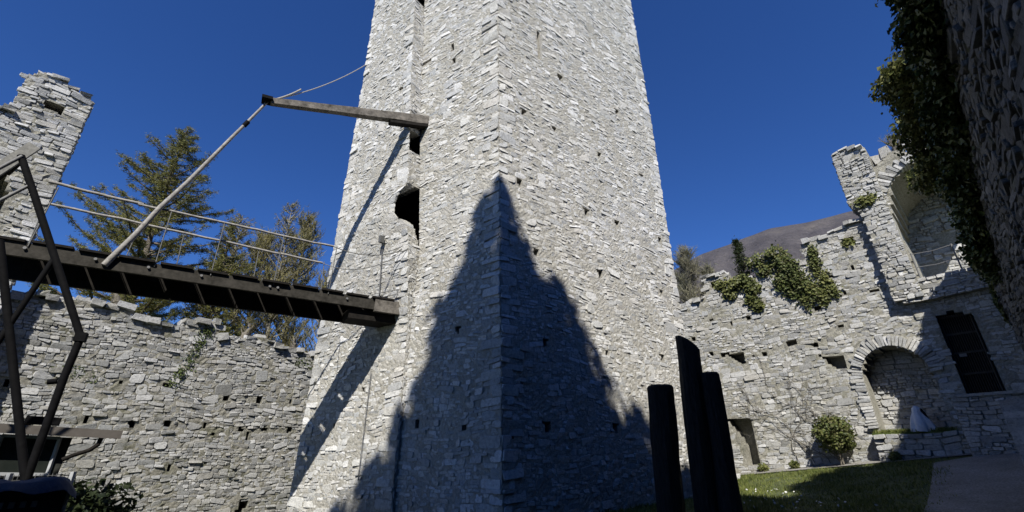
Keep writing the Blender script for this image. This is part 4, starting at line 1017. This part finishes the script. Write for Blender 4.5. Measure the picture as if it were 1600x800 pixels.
l2.location = (-16.6, 24.0, .2); tag(l2, 'lower conifer just right of the tall larch behind the left wall', 'tree', 'conifers beyond the left wall')
def broom(name, H, W, seed, n1, mt, bark, loc, label, group=None, tw=.02, n2=26, spread=.35, base=.3, tl=.6):
    rng = np.random.default_rng(seed); root = bpy.data.objects.new(name, None); col.objects.link(root); root.location = loc
    ms = MB(); zz_ = np.linspace(0, H*.97, 10); wob = np.cumsum(rng.normal(0, .08, (10, 2)), 0)*.6; wob -= wob[0]; ms.tube(np.c_[wob, zz_], np.linspace(.2, .02, 10), 7)
    A_, B_ = [], []
    for k in range(n1):
        f = base+(1-base)*(k+rng.random())/n1; a = rng.uniform(0, 6.28); z = f*H*.95
        L = W*(np.interp(f, [base, .55, .85, 1], [.75, 1.0, .7, .25]))*rng.uniform(.7, 1.1); cx = np.interp(z, zz_, wob[:, 0]); cy = np.interp(z, zz_, wob[:, 1])
        p = np.array([cx, cy, z]); d = np.array([math.cos(a), math.sin(a), .5]); pts = [p.copy()]
        for s_ in range(6): d = d+np.array([rng.normal(0, .1), rng.normal(0, .1), spread*.5]); d /= np.linalg.norm(d); p = p+d*L/5; pts.append(p.copy())
        ms.tube(pts, np.linspace(.05, .008, len(pts)), 4, caps=False); pts = np.array(pts)
        for _ in range(n2):
            tt = rng.uniform(.15, 1)*6; i = min(int(tt), 5); q = pts[i]+(pts[i+1]-pts[i])*(tt-i)
            dd = rng.normal(0, .5, 3); dd[2] = abs(dd[2])*.6+.9; dd /= np.linalg.norm(dd); l_ = tl*rng.uniform(.4, 1.2); A_.append(q); B_.append(q+dd*l_)
            for _ in range(5): g = rng.uniform(.1, .9); o_ = q+dd*l_*g; e = dd+rng.normal(0, .55, 3); e /= np.linalg.norm(e); A_.append(o_); B_.append(o_+e*l_*.45)
    ms.build('trunk', bark, root); mc = MB(); strips(mc, np.array(A_), np.array(B_), tw, rng); mc.build('crown', mt, root)
    return tag(root, label, 'tree', group)
broom('young_tree', 18.4, 2.38, 21, 102, M['broom'], M['palebark'], (-15.3, 30.2, .2), 'slender olive tree with fine upright twigs, close to the tower on its left', 'fine twigged trees beyond the left wall', tw=.035, n2=30, tl=.8)
broom('young_tree', 16.4, 2.25, 22, 93, M['broom'], M['palebark'], (-17.7, 29.2, .2), 'second fine-twigged olive tree, between the larch and the slender tree', 'fine twigged trees beyond the left wall', tw=.035, n2=30, tl=.8)
broom('young_tree', 14.2, 2.12, 25, 71, M['broom'], M['palebark'], (-13.6, 31.0, .2), 'shorter pale fine-twigged tree touching the tower edge at the left', 'fine twigged trees beyond the left wall', tw=.03, n2=24, tl=.7)
broom('willow_tree', 14.8, 1.6, 23, 60, M['greytwig'], M['palebark'], (12.55, 30.6, .4), 'grey feathery budding tree peeping out right of the tower', 'trees beyond the right wall', tw=.03, n2=36, tl=.9, base=.45)
broom('willow_tree', 13.0, 1.4, 24, 50, M['greytwig'], M['palebark'], (13.7, 30.0, .4), 'lower olive grey budding tree behind the left merlon of the right wall', 'trees beyond the right wall', tw=.035, n2=36, tl=.8, base=.4)
sap = conifer('young_conifer', 2.9, [(.0, .55), (.5, .45), (1, .08)], 41, 10, M['spruce'], M['bark'], lsz=.10, up_=.7, dens=1.6, trunk_r=.04, base=.05, lw=.03, wh=1.2)
sap.location = tuple(np.array(Wp(2.15, 9.6, -.5))); tag(sap, 'small dark conifer rooted in the gap of the right wall beside the ivy', 'tree')
broom('bare_shrub', 1.3, .7, 44, 14, M['greytwig'], M['stem'], tuple(np.array(Wp(9.9, 13.9, -.8))), 'leafless shrub on top of the tall arch at the right', tw=.012, n2=10, tl=.35, base=.1)['category'] = 'shrub'
for (u, z, lab) in [(-6.4, 5.85, 'thin bare weeds on top of the left wall, left of its high point'), (-2.6, 5.5, 'thin bare weeds on top of the left wall, middle stretch'), (-.6, 5.35, 'thin bare sapling on the left wall right beside the tower')]:
    P = LF.P(np.array(u*KL), np.array(1.5+(z-1.5)*KL), np.array(-.45)); broom('dry_weed', .9, .45, int(abs(u*10)), 9, M['broom'], M['stem'], tuple(P), lab, tw=.010, n2=7, tl=.25, base=.05)['category'] = 'weeds'
for (loc, H, sd, lab) in (((-16.0, 29.0, .2), 18.6, 51, 'olive spring larch nearest the tower behind the left wall'), ((-18.6, 27.6, .2), 16.8, 52, 'olive spring larch midway between the big larch and the tower')):
    o_ = conifer('larch_tree', H, [(.1, 2.6), (.4, 2.9), (.65, 2.5), (.8, 1.9), (.92, 1.2), (1, .5)], sd, 8, M['broom'], M['palebark'], lsz=.14, up_=.75, dens=1.2, gap=.15, lw=.022, trunk_r=.2, base=.3)
    o_.location = loc; tag(o_, lab, 'tree', 'conifers beyond the left wall')
# shade trees behind the camera (shadow lies on keep; copies added to fill it)
def shade(base_obj, loc, rz, s, label, copy=True):
    if copy:
        r_ = base_obj.copy(); col.objects.link(r_)
        for ch in list(base_obj.children): c_ = ch.copy(); col.objects.link(c_); c_.parent = r_
    else: r_ = base_obj
    r_.location = loc; r_.rotation_euler = (0, 0, rz); r_.scale = (s, s, s); tag(r_, label, 'tree', 'tall spruces south of the courtyard'); return r_
spr = conifer('spruce_tree', 26.9, [(.02, 4.2), (.5, 3.6), (.70, 2.9), (.80, 2.6), (.87, 2.1), (.93, 1.25), (.97, .65), (1, .15)], 8, 6, M['spruce'], M['bark'], lsz=.30, up_=-.05, dens=1.9, trunk_r=.4, wh=.32, lw=.14, base=.05)
shade(spr, (-.95, -5, 0), 0, 1.0, 'tallest dark spruce south of the courtyard', False)
for (x, y, h, rz) in [(-2.4, -5.3, 25.0, 1.1), (.35, -5.4, 25.7, 2.6), (3.5, -5.2, 24.3, 1), (2.2, -5.9, 24.0, 3.3), (-4.9, -5.4, 22.2, 2), (-3.8, -5.6, 22.9, 1.7), (-3.1, -5.4, 23.7, 2.9), (-5.9, -5.5, 21.8, .9), (1.5, -5.6, 24.2, 4.2), (1.05, -5.0, 25.6, .8), (2.9, -5.5, 23.9, .3), (4.3, -5.4, 23.6, 5.5), (6.6, -5.6, 22.4, 3), (10.2, -5.5, 21.0, 4), (1.4, -6.5, 23.0, 5), (-3.2, -6.2, 21.6, .5), (-8.8, -5.4, 15.5, 2.5), (-12.2, -5.0, 12.5, 4.4), (13.4, -5.8, 21.5, 1.4), (5.0, -7.2, 21.5, 2.2), (8.4, -8, 22, 5.1), (-7.0, -7.0, 16.5, 3.3)]:
    shade(spr, (x, y, 0), rz, h/26.9, 'unseen dark spruce added south of the courtyard to fill the shade')
